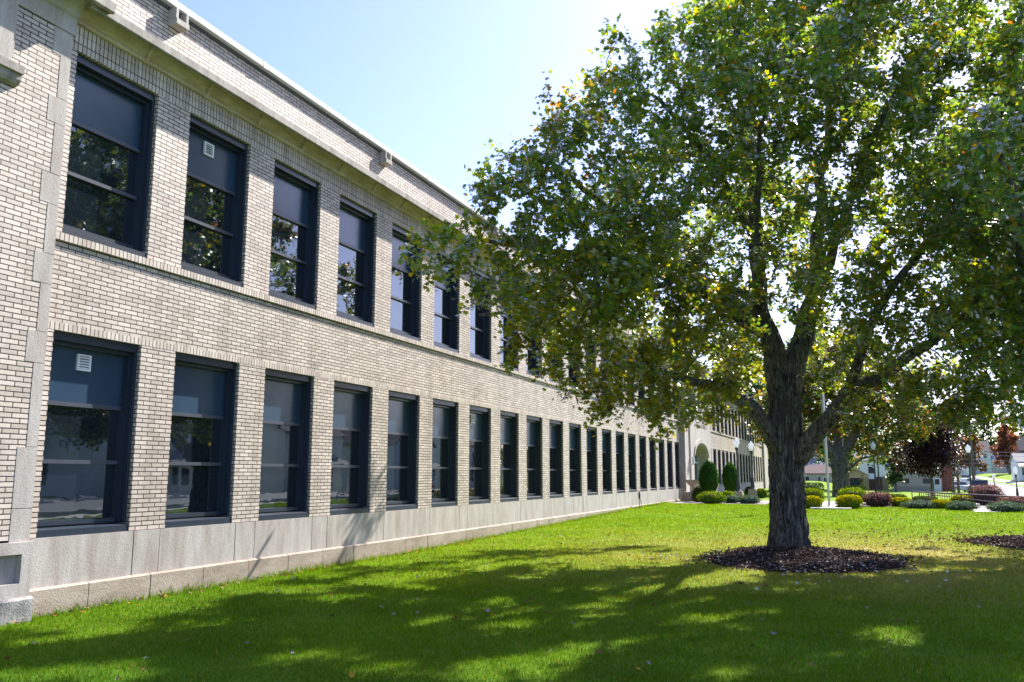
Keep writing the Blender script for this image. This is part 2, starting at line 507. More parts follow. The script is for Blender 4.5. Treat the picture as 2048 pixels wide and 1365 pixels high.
strip('planting_bed', [(43.4, -8.9, -4.2), (45, -8.9, -4.2), (46.5, -8.9, -4.2)], m_gravel, .012, 'dark gravel bed under the shrubs by the entrance', 'gravel bed')
strip('walkway', [(38.4, 4.2, 5.1), (40, 4.3, 5.4), (42, 4.6, 5.9)], m_conc, .024, 'pale end of the ramp path among the junipers', 'walkway')

# ------------------------------------------------------------------ school building
WX = -9.2                      # wall face
PITCH, WW, Y0 = 2.0654, 1.410, 7.576
Z_ST, Z_L1, Z_US, Z_U1, Z_CN, Z_PT, Z_CP = .926, 3.474, 4.707, 7.195, 7.56, 8.62, 8.74
NW = 20
YE = 48.25                     # end of the first range
WING0, NWING = 58.30, 17
WINGE = WING0 + NWING * PITCH - .2
school = thing('school_building', 'long two storey buff brick school with dark windows and stone base', 'school', (WX, 27, 0))
SP = dict(parent=school, world=True)

mb = MB(); row = MB()
def brick_range(ya, yb, starts):
    xb = WX - .40
    edges = [ya] + [q for s in starts for q in (s, s + WW)] + [yb]
    for k in range(0, len(edges), 2):
        a, b = edges[k], edges[k + 1]
        if b - a > .01:
            mb.box(xb, a, Z_ST, WX, b, Z_L1)
            mb.box(xb, a, Z_US, WX, b, Z_U1)
    mb.box(xb, ya, Z_L1 + .096, WX, yb, Z_US - .096)
    mb.box(xb, ya, Z_CN, WX, yb, Z_PT)
    row.box(xb, ya, Z_L1, WX + .003, yb, Z_L1 + .096)
    row.box(xb, ya, Z_US - .096, WX + .045, yb, Z_US)
    row.box(xb, ya, Z_U1, WX + .003, yb, Z_U1 + .232)
    row.box(xb, ya, Z_U1 + .240, WX + .003, yb, Z_CN)
starts = [Y0 + PITCH * k for k in range(NW)]
wstarts = [WING0 + PITCH * k for k in range(NWING)]
brick_range(7.1, YE, starts)
brick_range(57.4, WINGE + .5, wstarts)
mb.build('wall', m_brick, **SP)
row.build('brick_course', m_rowlock, **SP)
MB().box(WX - .36, 7.1, Z_U1 + .2321, WX - .004, YE, Z_U1 + .2399).box(WX - .36, 57.4, Z_U1 + .2321, WX - .004, WINGE, Z_U1 + .2399).build('mortar_line', simple('brown_mortar', (.14, .10, .06)), **SP)
MB().box(-32, -14, -.2, WX - .41, 100, 8.15).build('roof', simple('flat_roof', (.2, .2, .2)), **SP)

# stone base course: a wide block under each window, a narrow one under each pier
sb = MB(); fb = MB()
J = .007
def base_range(ya, yb, starts, f0):
    edges = [ya] + [q for s in starts for q in (s - .10, s + WW + .08)] + [yb]
    for k in range(len(edges) - 1):
        a, b = edges[k], edges[k + 1]
        if b - a > .05:
            o = random.uniform(-.003, .003)
            sb.box(WX - .4, a + J, .30, WX + .015 + o, b - J, Z_ST - .001)
    y = ya
    while y < yb - .2:
        e = min(y + 1.03, yb)
        o = random.uniform(-.004, .004)
        fb.prism([(WX - .4, -.4), (WX + .075 + o, -.4), (WX + .075 + o, .318), (WX + .045 + o, .338), (WX - .4, .338)], 'y', y + J, e - J)
        y = e
for args in ((7.3, YE, starts, 7.3), (57.6, WINGE + .5, wstarts, 57.6)):
    sb = MB(); fb = MB()
    base_range(*args)
    sb.build('stone_base', m_stone, **SP)
    fb.build('footing_course', m_footing, **SP)

# cornice: bead, hollow and drip, with dividers and fascia joints
cor = MB(); fas = MB(); div = MB()
cprof = [(0, -.02), (.055, -.02), (.07, .01), (.06, .04), (.085, .07), (.115, .14), (.16, .19), (.225, .215), (.285, .215), (.285, .235), (0, .235)]
fprof = [(.286, .15), (.30, .10), (.35, .085), (.37, .10), (.37, .215), (.345, .235), (0.0, .33), (0, .236), (.286, .236)]
def cornice(ya, yb):
    P = [(WX + a, Z_CN + b) for a, b in cprof]
    cor.prism(P, 'y', ya, yb)
    y = ya
    while y < yb - .05:
        e = min(y + 1.24, yb)
        fas.prism([(WX + a, Z_CN + b) for a, b in fprof], 'y', y + .003, e - .003)
        if e < yb - .1:
            pts = [(.035, -.02), (.085, .03), (.125, .12), (.18, .175), (.26, .20), (.31, .13)]
            div = MB(); div.tube([(WX + a, e, Z_CN + b) for a, b in pts], [.03, .032, .026, .026, .03, .022], 8)
            div.build('cornice_bracket', m_cove, smooth=True, **SP)
        y = e
for args in ((7.42, YE), (57.6, WINGE)):
    cor = MB(); fas = MB()
    cornice(*args)
    cor.build('cornice', m_cove, smooth=True, **SP)
    fas.build('cornice_fascia', m_stone_dark, **SP)

# metal coping with joint covers
cop = MB()
def coping(ya, yb, x=WX):
    cop.prism([(x - .45, Z_PT), (x + .085, Z_PT), (x + .11, Z_PT + .012), (x + .11, Z_CP - .02), (x + .09, Z_CP), (x - .45, Z_CP + .03)], 'y', ya, yb)
    y = ya + 1.1
    while y < yb - .1:
        cop.prism([(x + .03, Z_PT - .003), (x + .114, Z_PT - .003), (x + .114, Z_CP - .016), (x + .094, Z_CP + .005), (x - .45, Z_CP + .035), (x - .44, Z_CP + .02)], 'y', y, y + .10)
        y += 3.05
coping(7.0, YE + .1)
coping(57.4, WINGE + .5)
cop.build('coping', m_white_metal, **SP)
MB().box(WX - .3, 7.0, Z_PT - .045, WX + .03, YE, Z_PT - .002).box(WX - .3, 57.4, Z_PT - .045, WX + .03, WINGE, Z_PT - .002).build('coping_shadow_strip', simple('coping_shadow_tone', (.06, .065, .08)), **SP)  # dark strip painted in as the shadow line under the coping
for yk in (9.2, 15.35, 21.6, 27.8, 34, 40.2):
    s = MB()
    s.box(WX, yk - .13, 8.43, WX + .15, yk - .075, 8.60).box(WX, yk + .075, 8.43, WX + .15, yk + .13, 8.60).box(WX, yk - .13, 8.34, WX + .17, yk + .13, 8.43)
    s.build('scupper', m_stone, bevel=.008, **SP)

# --- windows
def window_parts(H):
    f = MB()
    W_ = WW
    f.box(-.20, 0, H - .11, -.058, W_, H)                      # head pan
    f.box(-.20, 0, .13, -.058, .045, H - .11).box(-.20, W_ - .045, .13, -.058, W_, H - .11)
    f.box(-.26, .045, .13, -.13, .08, H - .11).box(-.26, W_ - .08, .13, -.13, W_ - .045, H - .11)
    f.box(-.26, .08, H - .16, -.15, W_ - .08, H - .11)
    f.prism([(-.30, 0.0), (-.012, 0.0), (-.012, .085), (-.05, .10), (-.30, .115)], 'y', 0, W_)      # sill pan
    f.box(-.27, .08, .13, -.16, W_ - .08, .185)
    f.box(-.27, .055, .115, -.20, W_ - .055, .13)
    za, zb = .185, H - .16
    t = (zb - za) / 3
    parts = {'za': za, 't': t, 'frame': f}
    pn = MB().box(-.245, .08, za + 2 * t + .03, -.232, W_ - .08, zb)
    pn.box(-.238, .08, za + 2 * t + .03, -.222, .10, zb).box(-.238, W_ - .10, za + 2 * t + .03, -.222, W_ - .08, zb).box(-.238, .10, zb - .02, -.222, W_ - .10, zb)
    parts['panel'] = pn
    parts['rail1'] = MB().box(-.262, .08, za + 2 * t - .025, -.205, W_ - .08, za + 2 * t + .029)
    parts['rail2'] = MB().box(-.262, .08, za + t - .025, -.195, W_ - .08, za + t + .025)
    parts['pane1'] = MB().box(-.262, .08, za + t + .026, -.250, W_ - .08, za + 2 * t - .026)
    parts['pane2'] = MB().box(-.262, .08, za + .001, -.250, W_ - .08, za + t - .026)
    return parts
def make_window(H):
    p = window_parts(H)
    f = p['frame'].build('window', m_frame, school)
    p['panel'].build('shade_panel', m_panel, f)
    p['rail1'].build('sash_rail', m_rail, f)
    p['rail2'].build('sash_rail', m_rail, f)
    p['pane1'].build('pane', m_glass, f)
    p['pane2'].build('pane', m_glass, f)
    return f
def vent_on(f, H):
    v = MB()
    y, z = .56, H - .44
    v.box(-.232, y, z, -.198, y + .022, z + .215).box(-.232, y + .188, z, -.198, y + .21, z + .215)
    v.box(-.232, y + .022, z, -.198, y + .188, z + .02).box(-.232, y + .022, z + .195, -.198, y + .188, z + .215)
    for i in range(5):
        zz = z + .022 + i * .034
        v.prism([(-.226, zz + .024), (-.197, zz), (-.194, zz + .005), (-.222, zz + .029)], 'y', y + .022, y + .188)
    vo = v.build('vent', m_vent, f)
    MB().box(-.231, y + .022, z + .02, -.229, y + .188, z + .195).build('vent_shade_back', m_slot, f)  # dark sheet behind the slats, painted for the shade in the slots
    return vo
protos = {}
for level, H, zb in (('lower', Z_L1 - Z_ST, Z_ST), ('upper', Z_U1 - Z_US, Z_US)):
    pr = make_window(H)
    first = True
    for k, y in enumerate(starts + wstarts):
        f = pr if first else copy_tree(pr, school)
        first = False
        f.location = (0, y - 27, zb)
    protos[level] = pr
wins = [o for o in school.children if o.name.startswith('window')]
for o in wins:
    yw = o.location.y + 27
    k = round((yw - Y0) / PITCH)
    low = o.location.z < 2
    if yw < 50 and ((low and k % 6 == 0) or ((not low) and k % 6 == 1)):
        vent_on(o, (Z_L1 - Z_ST) if low else (Z_U1 - Z_US))

# --- end bay at the near corner: brick with stone quoins, plinth with a sunk panel, surround and sill
PX = WX + .10
YC = 7.40
eb = MB()
eb.box(PX - .5, -10, .93, PX, YC - .0, 7.30)
eb.box(PX - .6, -10, 7.95, PX, YC, 9.0)
o = eb.build('corner_bay', m_brick, **SP)
q = MB()
zs = [.895, 1.291, 2.008, 3.015, 3.399, 3.997, 4.375, 5.005, 5.393, 6.047, 6.389, 7.30]
wide = [True, False, False, True, False, True, False, True, False, True, False]
# visible courses: alternate long upright blocks and short wide ones
for i in range(len(zs) - 1):
    wv = .265 if (zs[i + 1] - zs[i]) < .5 else .15
    if i == 1: wv = .265
    q.box(PX - .3, YC - wv, zs[i] + .004 if i else .90, PX + .004, YC + .002, zs[i + 1] - .004)
q.box(PX - .3, YC - .27, 6.95, PX + .0045, YC + .0025, 7.296)
q.build('quoin_strip', m_stone, **SP)
pl = MB()
for (ya, yb, za, zb_) in ((-10, YC + .02, .77, .905), (-10, YC + .02, .285, .44), (YC - .12, YC + .02, .44, .77)):
    pl.box(PX - .3, ya, za, PX + .05, yb, zb_)
pl.box(PX - .3, -10, .44, PX - .03, YC - .12, .77)
pl.build('corner_plinth', m_stone, bevel=.0, **SP)
MB().prism([(PX - .3, -.5), (PX + .11, -.5), (PX + .11, .255), (PX + .085, .284), (PX - .3, .284)], 'y', -10, YC + .03).build('corner_footing', m_rough, **SP)
sr = MB()
sr.box(PX, 4.9, 6.47, PX + .06, 6.56, 7.298)
sr.box(PX, 4.8, 6.62, PX + .03, 6.60, 7.296)
sr.build('niche_surround', m_stone, **SP)
MB().prism([(PX, 6.50), (PX + .14, 6.50), (PX + .14, 6.40), (PX + .10, 6.395), (PX + .095, 6.33), (PX + .06, 6.28), (PX, 6.26)], 'y', 4.8, 6.68).build('niche_sill', m_stone_dark, **SP)
bc = MB()
bc.prism([(PX - .4, 7.30), (PX + .02, 7.30), (PX + .02, 7.53), (PX + .05, 7.55), (PX + .06, 7.60), (PX + .10, 7.66), (PX + .17, 7.74), (PX + .26, 7.77), (PX + .26, 7.79), (PX - .4, 7.79)], 'y', -10, YC + .04)
bc.build('corner_cornice', m_stone, **SP)
MB().prism([(PX - .4, 7.791), (PX + .25, 7.791), (PX + .27, 7.70), (PX + .34, 7.68), (PX + .37, 7.70), (PX + .37, 7.83), (PX + .2, 7.94), (PX - .4, 7.948)], 'y', -10, YC + .30).build('corner_fascia', m_stone_dark, **SP)

# --- entrance bay with a wide flat arch
EX = WX + .30
ent = MB()
ent.box(WX - .4, 48.25, -.2, EX, 49.35, 8.4)              # left pier
ent.box(WX - .4, 49.75, -.2, EX + .05, 50.75, 5.15)
ent.box(WX - .4, 55.9, -.2, EX + .05, 57.0, 5.15)
ent.box(WX - .4, 57.0, -.2, EX, 57.6, 8.4)
ent.box(WX - .4, 49.75, 5.15, EX + .10, 57.0, 5.32)       # label mould above the panel
# wall above the arch, following a flat pointed curve
N = 20
y_a, y_b, zsp, rise = 50.75, 55.9, 2.65, .85
arch = [(y_a + (y_b - y_a) * i / N, zsp + rise * (1 - abs(2 * i / N - 1) ** 2.3) ** .62) for i in range(N + 1)]
for i in range(N):
    (a, za), (b, zb_) = arch[i], arch[i + 1]
    ent.prism([(a, za), (b, zb_), (b, 5.15), (a, 5.15)], 'x', WX - .4, EX + .05)
ent.build('entrance_surround', m_stone, **SP)
hm = MB()
for i in range(N):
    (a, za), (b, zb_) = arch[i], arch[i + 1]
    hm.prism([(a, za + .10), (b, zb_ + .10), (b, zb_ + .34), (a, za + .34)], 'x', EX + .051, EX + .13)
hm.build('arch_moulding', m_stone, **SP)
# worn carved band over the arch: shallow blocks of relief
rb = MB(); rr = random.Random(3)
y = 51.2
while y < 55.6:
    L = rr.uniform(.06, .16)
    rb.box(EX + .051, y, 4.55 + rr.uniform(0, .03), EX + .066, y + L, 4.72 + rr.uniform(-.02, .03))
    y += L + .06
rb.build('carved_band', m_stone_dark, **SP)
MB().box(WX - .4, 49.35, -.2, WX + .22, 49.75, 8.4).box(WX - .4, 49.75, 5.33, WX + .12, 57.0, 8.4).build('entrance_brickwork', m_brick, **SP)
MB().box(WX - .45, 48.2, 8.4, EX + .1, 57.65, 8.56).build('entrance_coping', m_stone, **SP)
dm = simple('grey_door_metal', (.42, .44, .46), rough=.4)
dd = MB()
for yk in (50.80, 52.4, 53.3, 54.2, 55.80):
    dd.box(WX - .37, yk - .06, .2, WX - .25, yk + .06, 3.9)
for zk in (.3, 2.45, 3.2):
    dd.box(WX - .36, 50.75, zk - .07, WX - .26, 55.9, zk + .07)
d_o = dd.build('entrance_door', dm, **SP)
MB().box(WX - .39, 50.7, .2, WX - .375, 55.95, 3.95).build('door_glass', m_glass, d_o, world=True)
MB().box(WX + .26, 51.0, 5.9, WX + .14, 52.5, 7.4).box(WX + .26, 54.2, 5.9, WX + .14, 55.7, 7.4).build('entrance_upper_window', m_frame, **SP)
lan = MB()
lan.box(EX, 49.45, 2.62, EX + .28, 49.65, 2.66).box(EX + .16, 49.47, 2.30, EX + .28, 49.63, 2.62).box(EX, 49.48, 2.24, EX + .26, 49.62, 2.29)
lan.build('wall_lantern', m_white_metal, **SP)
# far end bay
MB().box(WX - .4, WINGE + .5, -.2, WX + .2, 97.5, 8.9).build('far_end_bay', m_stone, **SP)

# ------------------------------------------------------------------ trees
def colonize(nodes, parents, attr, step=.3, d_inf=3.0, d_kill=.4, iters=90, up=.12, jit=.25, seed=1):
    rd = random.Random(seed)
    nodes = [Vector(n) for n in nodes]; parents = list(parents)
    attr = [Vector(a) for a in attr]
    for it in range(iters):
        if not attr: break
        kd = kdtree.KDTree(len(nodes))
        for i, n in enumerate(nodes): kd.insert(n, i)
        kd.balance()
        acc = {}; keep = []
        for a in attr:
            co, i, d = kd.find(a)
            if d < d_kill: continue
            keep.append(a)
            if d < d_inf:
                v = (a - co) / d
                if i in acc: acc[i] += v
                else: acc[i] = v.copy()
        attr = keep
        if not acc:
            d_inf *= 1.6
            if d_inf > 30: break
            continue
        for i, v in acc.items():
            v = v.normalized() + Vector((rd.uniform(-jit, jit), rd.uniform(-jit, jit), rd.uniform(-jit, jit) + up))
            nodes.append(nodes[i] + v.normalized() * step); parents.append(i)
    return nodes, parents

def seeds(lines, step=.3):
    """lines: list of polylines [(x,y,z,r)...]; a line joins the nearest node already placed"""
    nodes = []; par = []; rad = []
    for ln in lines:
        prev = None
        for k in range(len(ln) - 1):
            a = Vector(ln[k][:3]); b = Vector(ln[k + 1][:3]); n = max(1, int((b - a).length / step))
            for j in range(n + (1 if k == len(ln) - 2 else 0)):
                t = j / n
                p = a.lerp(b, t); r = ln[k][3] * (1 - t) + ln[k + 1][3] * t
                if prev is None:
                    pi = -1
                    if nodes:
                        pi = min(range(len(nodes)), key=lambda q: (nodes[q] - p).length_squared)
                else: pi = prev
                if prev is not None:
                    wob = Vector((noise.noise(p * 1.3), noise.noise(p * 1.3 + Vector((9, 0, 0))), noise.noise(p * 1.3 + Vector((0, 9, 0))))) * min(.12, .8 * r + .03)
                    p = p + wob
                nodes.append(p); par.append(pi); rad.append(r); prev = len(nodes) - 1
    return nodes, par, rad

def radii(nodes, parents, fixed, tip=.006, ex=2.4):
    n = len(nodes)
    s = [0.0] * n
    r = [0.0] * n
    for i in range(n - 1, -1, -1):
        v = s[i] ** (1 / ex) if s[i] > 0 else tip
        if i < len(fixed): v = fixed[i]
        r[i] = v
        if parents[i] >= 0: s[parents[i]] += v ** ex
    return r

def branch_mesh(mb, nodes, parents, rad, skip=0):
    n = len(nodes)
    kids = [[] for _ in range(n)]
    for i in range(n):
        if parents[i] >= 0: kids[parents[i]].append(i)
    start = [(i, None) for i in range(n) if parents[i] < 0]
    while start:
        i, frm = start.pop()
        chain = [] if frm is None else [frm]
        first = i
        while True:
            chain.append(i)
            if not kids[i]: break
            ks = sorted(kids[i], key=lambda q: -rad[q])
            for q in ks[1:]: start.append((q, i))
            i = ks[0]
        if len(chain) < 2: continue
        rr = [rad[q] for q in chain]
        if frm is not None: rr[0] = min(rad[frm], rr[1] * 1.25)
        mx = max(rr)
        mb.tube([nodes[q] for q in chain], rr, 12 if mx > .08 else 8 if mx > .04 else 5 if mx > .015 else 3)

LEAF = np.array([(0, 0), (.16, .06), (.46, .02), (.34, .30), (.52, .62), (.22, .58), (0, 1.0), (-.22, .58), (-.52, .62), (-.34, .30), (-.46, .02), (-.16, .06)], np.float32)
LEAF_F = np.array([(0, 1, 3), (1, 2, 3), (0, 3, 5), (3, 4, 5), (0, 5, 6), (0, 6, 7), (0, 7, 9), (7, 8, 9), (0, 9, 11), (9, 10, 11)], np.int32)
OVAL = np.array([(0, 0), (.32, .28), (.30, .68), (0, 1.0), (-.30, .68), (-.32, .28)], np.float32)
OVAL_F = np.array([(0, 1, 2), (0, 2, 3), (0, 3, 4), (0, 4, 5)], np.int32)
def leaves(name, C, size, tint, mat, parent, world=False, tmpl=LEAF, tf=LEAF_F, upbias=.75, droop=.35, curl=.18, out=None, r=rng, nrm_in=None, ax_in=None):
    n = len(C)
    nrm = r.normal(size=(n, 3)) * .75
    if out is None: nrm[:, 2] += upbias
    else: nrm = out + r.normal(size=(n, 3)) * .45
    if nrm_in is not None: nrm = nrm_in
    nrm = nrm / (np.linalg.norm(nrm, axis=1, keepdims=True) + 1e-9)
    ax = r.normal(size=(n, 3)); ax[:, 2] -= droop
    if ax_in is not None: ax = ax_in
    ax -= nrm * (ax * nrm).sum(1, keepdims=True)
    ax /= np.linalg.norm(ax, axis=1, keepdims=True) + 1e-9
    sd = np.cross(nrm, ax)
    s = (size * r.uniform(.65, 1.2, n))[:, None, None]
    X = tmpl[None, :, 0:1]; Yv = tmpl[None, :, 1:2]
    cz = -curl * (X ** 2 * 2.2 + (Yv - .3) ** 2 * .8) * r.uniform(.2, 1.8, n)[:, None, None]
    V = C[:, None, :] + s * (X * sd[:, None, :] + (Yv - .1) * ax[:, None, :] + cz * nrm[:, None, :])
    k = len(tmpl)
    F = (np.arange(n) * k)[:, None, None] + tf[None]
    return np_mesh(name, V.reshape(-1, 3), F.reshape(-1, 3), mat, parent, world, tint=np.repeat(tint, k, axis=0))

def pick(n, cols, probs, jitter=.22, r=rng):
    i = r.choice(len(cols), n, p=np.array(probs) / sum(probs))
    c = np.array(cols)[i]
    return np.clip(c * (1 + r.normal(size=(n, 1)) * jitter) * (1 + r.normal(size=(n, 3)) * .06), .003, .9)

GREENS = [(.080, .165, .085), (.095, .19, .060), (.14, .22, .038), (.23, .245, .022), (.27, .22, .02), (.28, .12, .02)]

def ellipsoid_points(lobes, dens, r):
    out = []
    for (x, y, z, a, b, c) in lobes:
        n = int(4.19 * a * b * c * dens)
        p = r.normal(size=(n, 3)); p /= np.linalg.norm(p, axis=1, keepdims=True)
        p *= (r.uniform(0, 1, n) ** .42)[:, None]
        out.append(p * (a, b, c) + (x, y, z))
    return np.concatenate(out)

def big_trunk(path, rads, seed, sides=110, rows=170, flare=.22, ridge=.035):
    """main stem with root flare and vertical bark ridges; path in local coords"""
    P = [Vector(p) for p in path]
    L = [0]
    for a, b in zip(P, P[1:]): L.append(L[-1] + (b - a).length)
    V = []
    for j in range(rows):
        s = L[-1] * j / (rows - 1)
        k = max(i for i in range(len(L)) if L[i] <= s + 1e-9); k = min(k, len(P) - 2)
        t = (s - L[k]) / (L[k + 1] - L[k])
        c = P[k].lerp(P[k + 1], t); r = rads[k] * (1 - t) + rads[k + 1] * t
        for i in range(sides):
            a = 2 * math.pi * i / sides
            d = Vector((math.cos(a), math.sin(a), 0))
            fl = flare * math.exp(-s / .35) * (.55 + .45 * math.cos(a * 5 + seed) + .3 * math.cos(a * 3 + 1))
            q = Vector((d.x * 5.5 + seed, d.y * 5.5, s * .75))
            wv = noise.noise(q * .5) * .5
            n1 = 1 - abs(noise.noise(Vector((q.x + wv, q.y + wv, q.z)))) * 2
            n2 = 1 - abs(noise.noise(Vector((d.x * 12 + seed, d.y * 12 + wv, s * 1.8)))) * 2
            lump = noise.noise(Vector((d.x * 1.4, d.y * 1.4, s * .9 + seed)))
            rr = r + fl + lump * .06 + (n1 - .5) * ridge + (n2 - .5) * ridge * .7
            V.append(tuple(c + d * rr))
    F = []
    for j in range(rows - 1):
        for i in range(sides):
            F.append((j * sides + i, j * sides + (i + 1) % sides, (j + 1) * sides + (i + 1) % sides, (j + 1) * sides + i))
    return V, F

def full_tree(root_label, loc, trunk_path, trunk_r, lines, lobes, dens, per_node, leaf_size, colour_fn, seed, name='maple_tree', step=.3, sides=110, rows=170, kill=.42, leaf_rad=.022, spread=.22, limit=None, bark=None, tmpl=LEAF, tf=LEAF_F, flare=.2, ridge=.085, trop=.12, bare=None, gap=.9, gap_t=-.12, lmat=None, per_spray=6, shaft=1.5, shaft_t=-.01):
    r = np.random.default_rng(seed)
    t = thing(name, root_label, 'tree', loc)
    A = ellipsoid_points(lobes, dens, r)
    if limit is not None: A = A[limit(A)]
    nz = np.array([noise.noise(Vector(p) * gap) + .45 * noise.noise(Vector(p) * gap * 2.4 + Vector((5, 5, 5))) for p in A])
    A = A[nz > gap_t]
    # open shafts through the crown, so that the sun reaches the lawn in patches
    su = SUN.orthogonal().normalized(); sv = SUN.cross(su)
    nz = np.array([noise.noise(Vector((Vector(p).dot(su) * shaft, Vector(p).dot(sv) * shaft, seed * 1.7))) + .7 * noise.noise(Vector((Vector(p).dot(su) * shaft * 2.3, Vector(p).dot(sv) * shaft * 2.3, seed * 2.9))) for p in A])
    A = A[nz > shaft_t]
    keepmask = lambda Q: np.array([noise.noise(Vector((Vector(p).dot(su) * shaft, Vector(p).dot(sv) * shaft, seed * 1.7))) + .7 * noise.noise(Vector((Vector(p).dot(su) * shaft * 2.3, Vector(p).dot(sv) * shaft * 2.3, seed * 2.9))) for p in Q]) > shaft_t - .1
    base = [(*trunk_path[i], trunk_r[i]) for i in range(len(trunk_path))]
    nodes, par, fr = seeds([base] + lines, step)
    ns = len(nodes)
    nodes, par = colonize(nodes, par, A, step=step, d_inf=3.2, d_kill=kill, seed=seed, up=trop)
    rad = radii(nodes, par, fr)
    O = Vector(loc)
    mbt = MB()
    # the base line is the thick trunk: its nodes are left out of the limb mesh
    nb = sum(1 for i in range(ns) if i < ns and i < len(seeds([base], step)[0]))
    V, F = big_trunk([Vector(p) - O for p in trunk_path], trunk_r, seed, sides, rows, flare, ridge)
    mbt.v = V; mbt.f = F
    keep_par = [(-1 if (p >= 0 and p < nb and i >= nb and False) else p) for i, p in enumerate(par)]
    sub_nodes = []; remap = {}
    for i in range(len(nodes)):
        if i >= nb:
            remap[i] = len(sub_nodes); sub_nodes.append(nodes[i] - O)
    sp_ = []; sr_ = []
    for i in range(nb, len(nodes)):
        sp_.append(remap.get(par[i], -1)); sr_.append(rad[i])
    branch_mesh(mbt, sub_nodes, sp_, sr_)
    me = bpy.data.meshes.new('trunk'); me.from_pydata(mbt.v, [], mbt.f); me.update(); me.shade_smooth()
    link('trunk', me, bark or m_bark, t)
    # leaves along the thin twigs
    NP = np.array([tuple(p) for p in nodes]); RD = np.array(rad)
    ii = np.where((RD < leaf_rad) & (np.arange(len(nodes)) >= ns))[0]
    if bare is not None: ii = ii[bare(NP[ii])]
    # every twig node carries a few short side shoots, each a spray of leaves that hang alike
    cnt = per_node(NP[ii]) if callable(per_node) else np.full(len(ii), per_node)
    base_ = np.repeat(NP[ii], cnt, axis=0)
    ns_ = len(base_)
    ctr = np.array([trunk_path[-1][0], trunk_path[-1][1], 0.0])
    outw = base_ - ctr; outw[:, 2] = 0
    outw /= np.linalg.norm(outw, axis=1, keepdims=True) + 1e-6
    sd_ = r.normal(size=(ns_, 3)) + outw * .55 + np.array((0, 0, .15))
    sd_ /= np.linalg.norm(sd_, axis=1, keepdims=True)
    ln_ = r.uniform(.5, 1.25, ns_) * spread * 2.0
    keep_s = np.ones(ns_, bool)
    if limit is not None: keep_s &= limit(base_)
    keep_s &= keepmask(base_)
    base_, sd_, ln_ = base_[keep_s], sd_[keep_s], ln_[keep_s]
    q_ = per_spray
    k_ = np.repeat(np.arange(len(base_)), q_)
    tt = np.tile(np.linspace(.25, 1.0, q_), len(base_)) * r.uniform(.85, 1.1, len(k_))
    C = base_[k_] + sd_[k_] * (ln_[k_] * tt)[:, None] + r.normal(size=(len(k_), 3)) * leaf_size * .35
    C[:, 2] -= .10 * (ln_[k_] * tt) ** 1.5
    C[:, 2] = np.maximum(C[:, 2], .6)
    sn = r.normal(size=(len(base_), 3)) * .55; sn[:, 2] += .8
    nrm_ = sn[k_] + r.normal(size=(len(k_), 3)) * .30
    ax_ = sd_[k_] * 1.0 + r.normal(size=(len(k_), 3)) * .55; ax_[:, 2] -= .45
    leaves('crown', C - np.array(loc), leaf_size, colour_fn(C, r), lmat or m_leaf, t, r=r, tmpl=tmpl, tf=tf, nrm_in=nrm_, ax_in=ax_)
    # the shoots themselves
    tw = base_ - np.array(loc); te = tw + sd_ * (ln_ * .9)[:, None]
    wv_ = np.cross(sd_, r.normal(size=sd_.shape)); wv_ /= np.linalg.norm(wv_, axis=1, keepdims=True) + 1e-6
    w2_ = np.cross(sd_, wv_)
    TV = np.stack([tw + wv_ * .004, tw - wv_ * .002 + w2_ * .0035, tw - wv_ * .002 - w2_ * .0035, te], 1).reshape(-1, 3)
    TF = ((np.arange(len(tw)) * 4)[:, None, None] + np.array([(0, 1, 3), (1, 2, 3), (2, 0, 3)])[None]).reshape(-1, 3)
    np_mesh('twigs', TV, TF, bark or m_bark, t)
    return t, len(nodes), len(C)

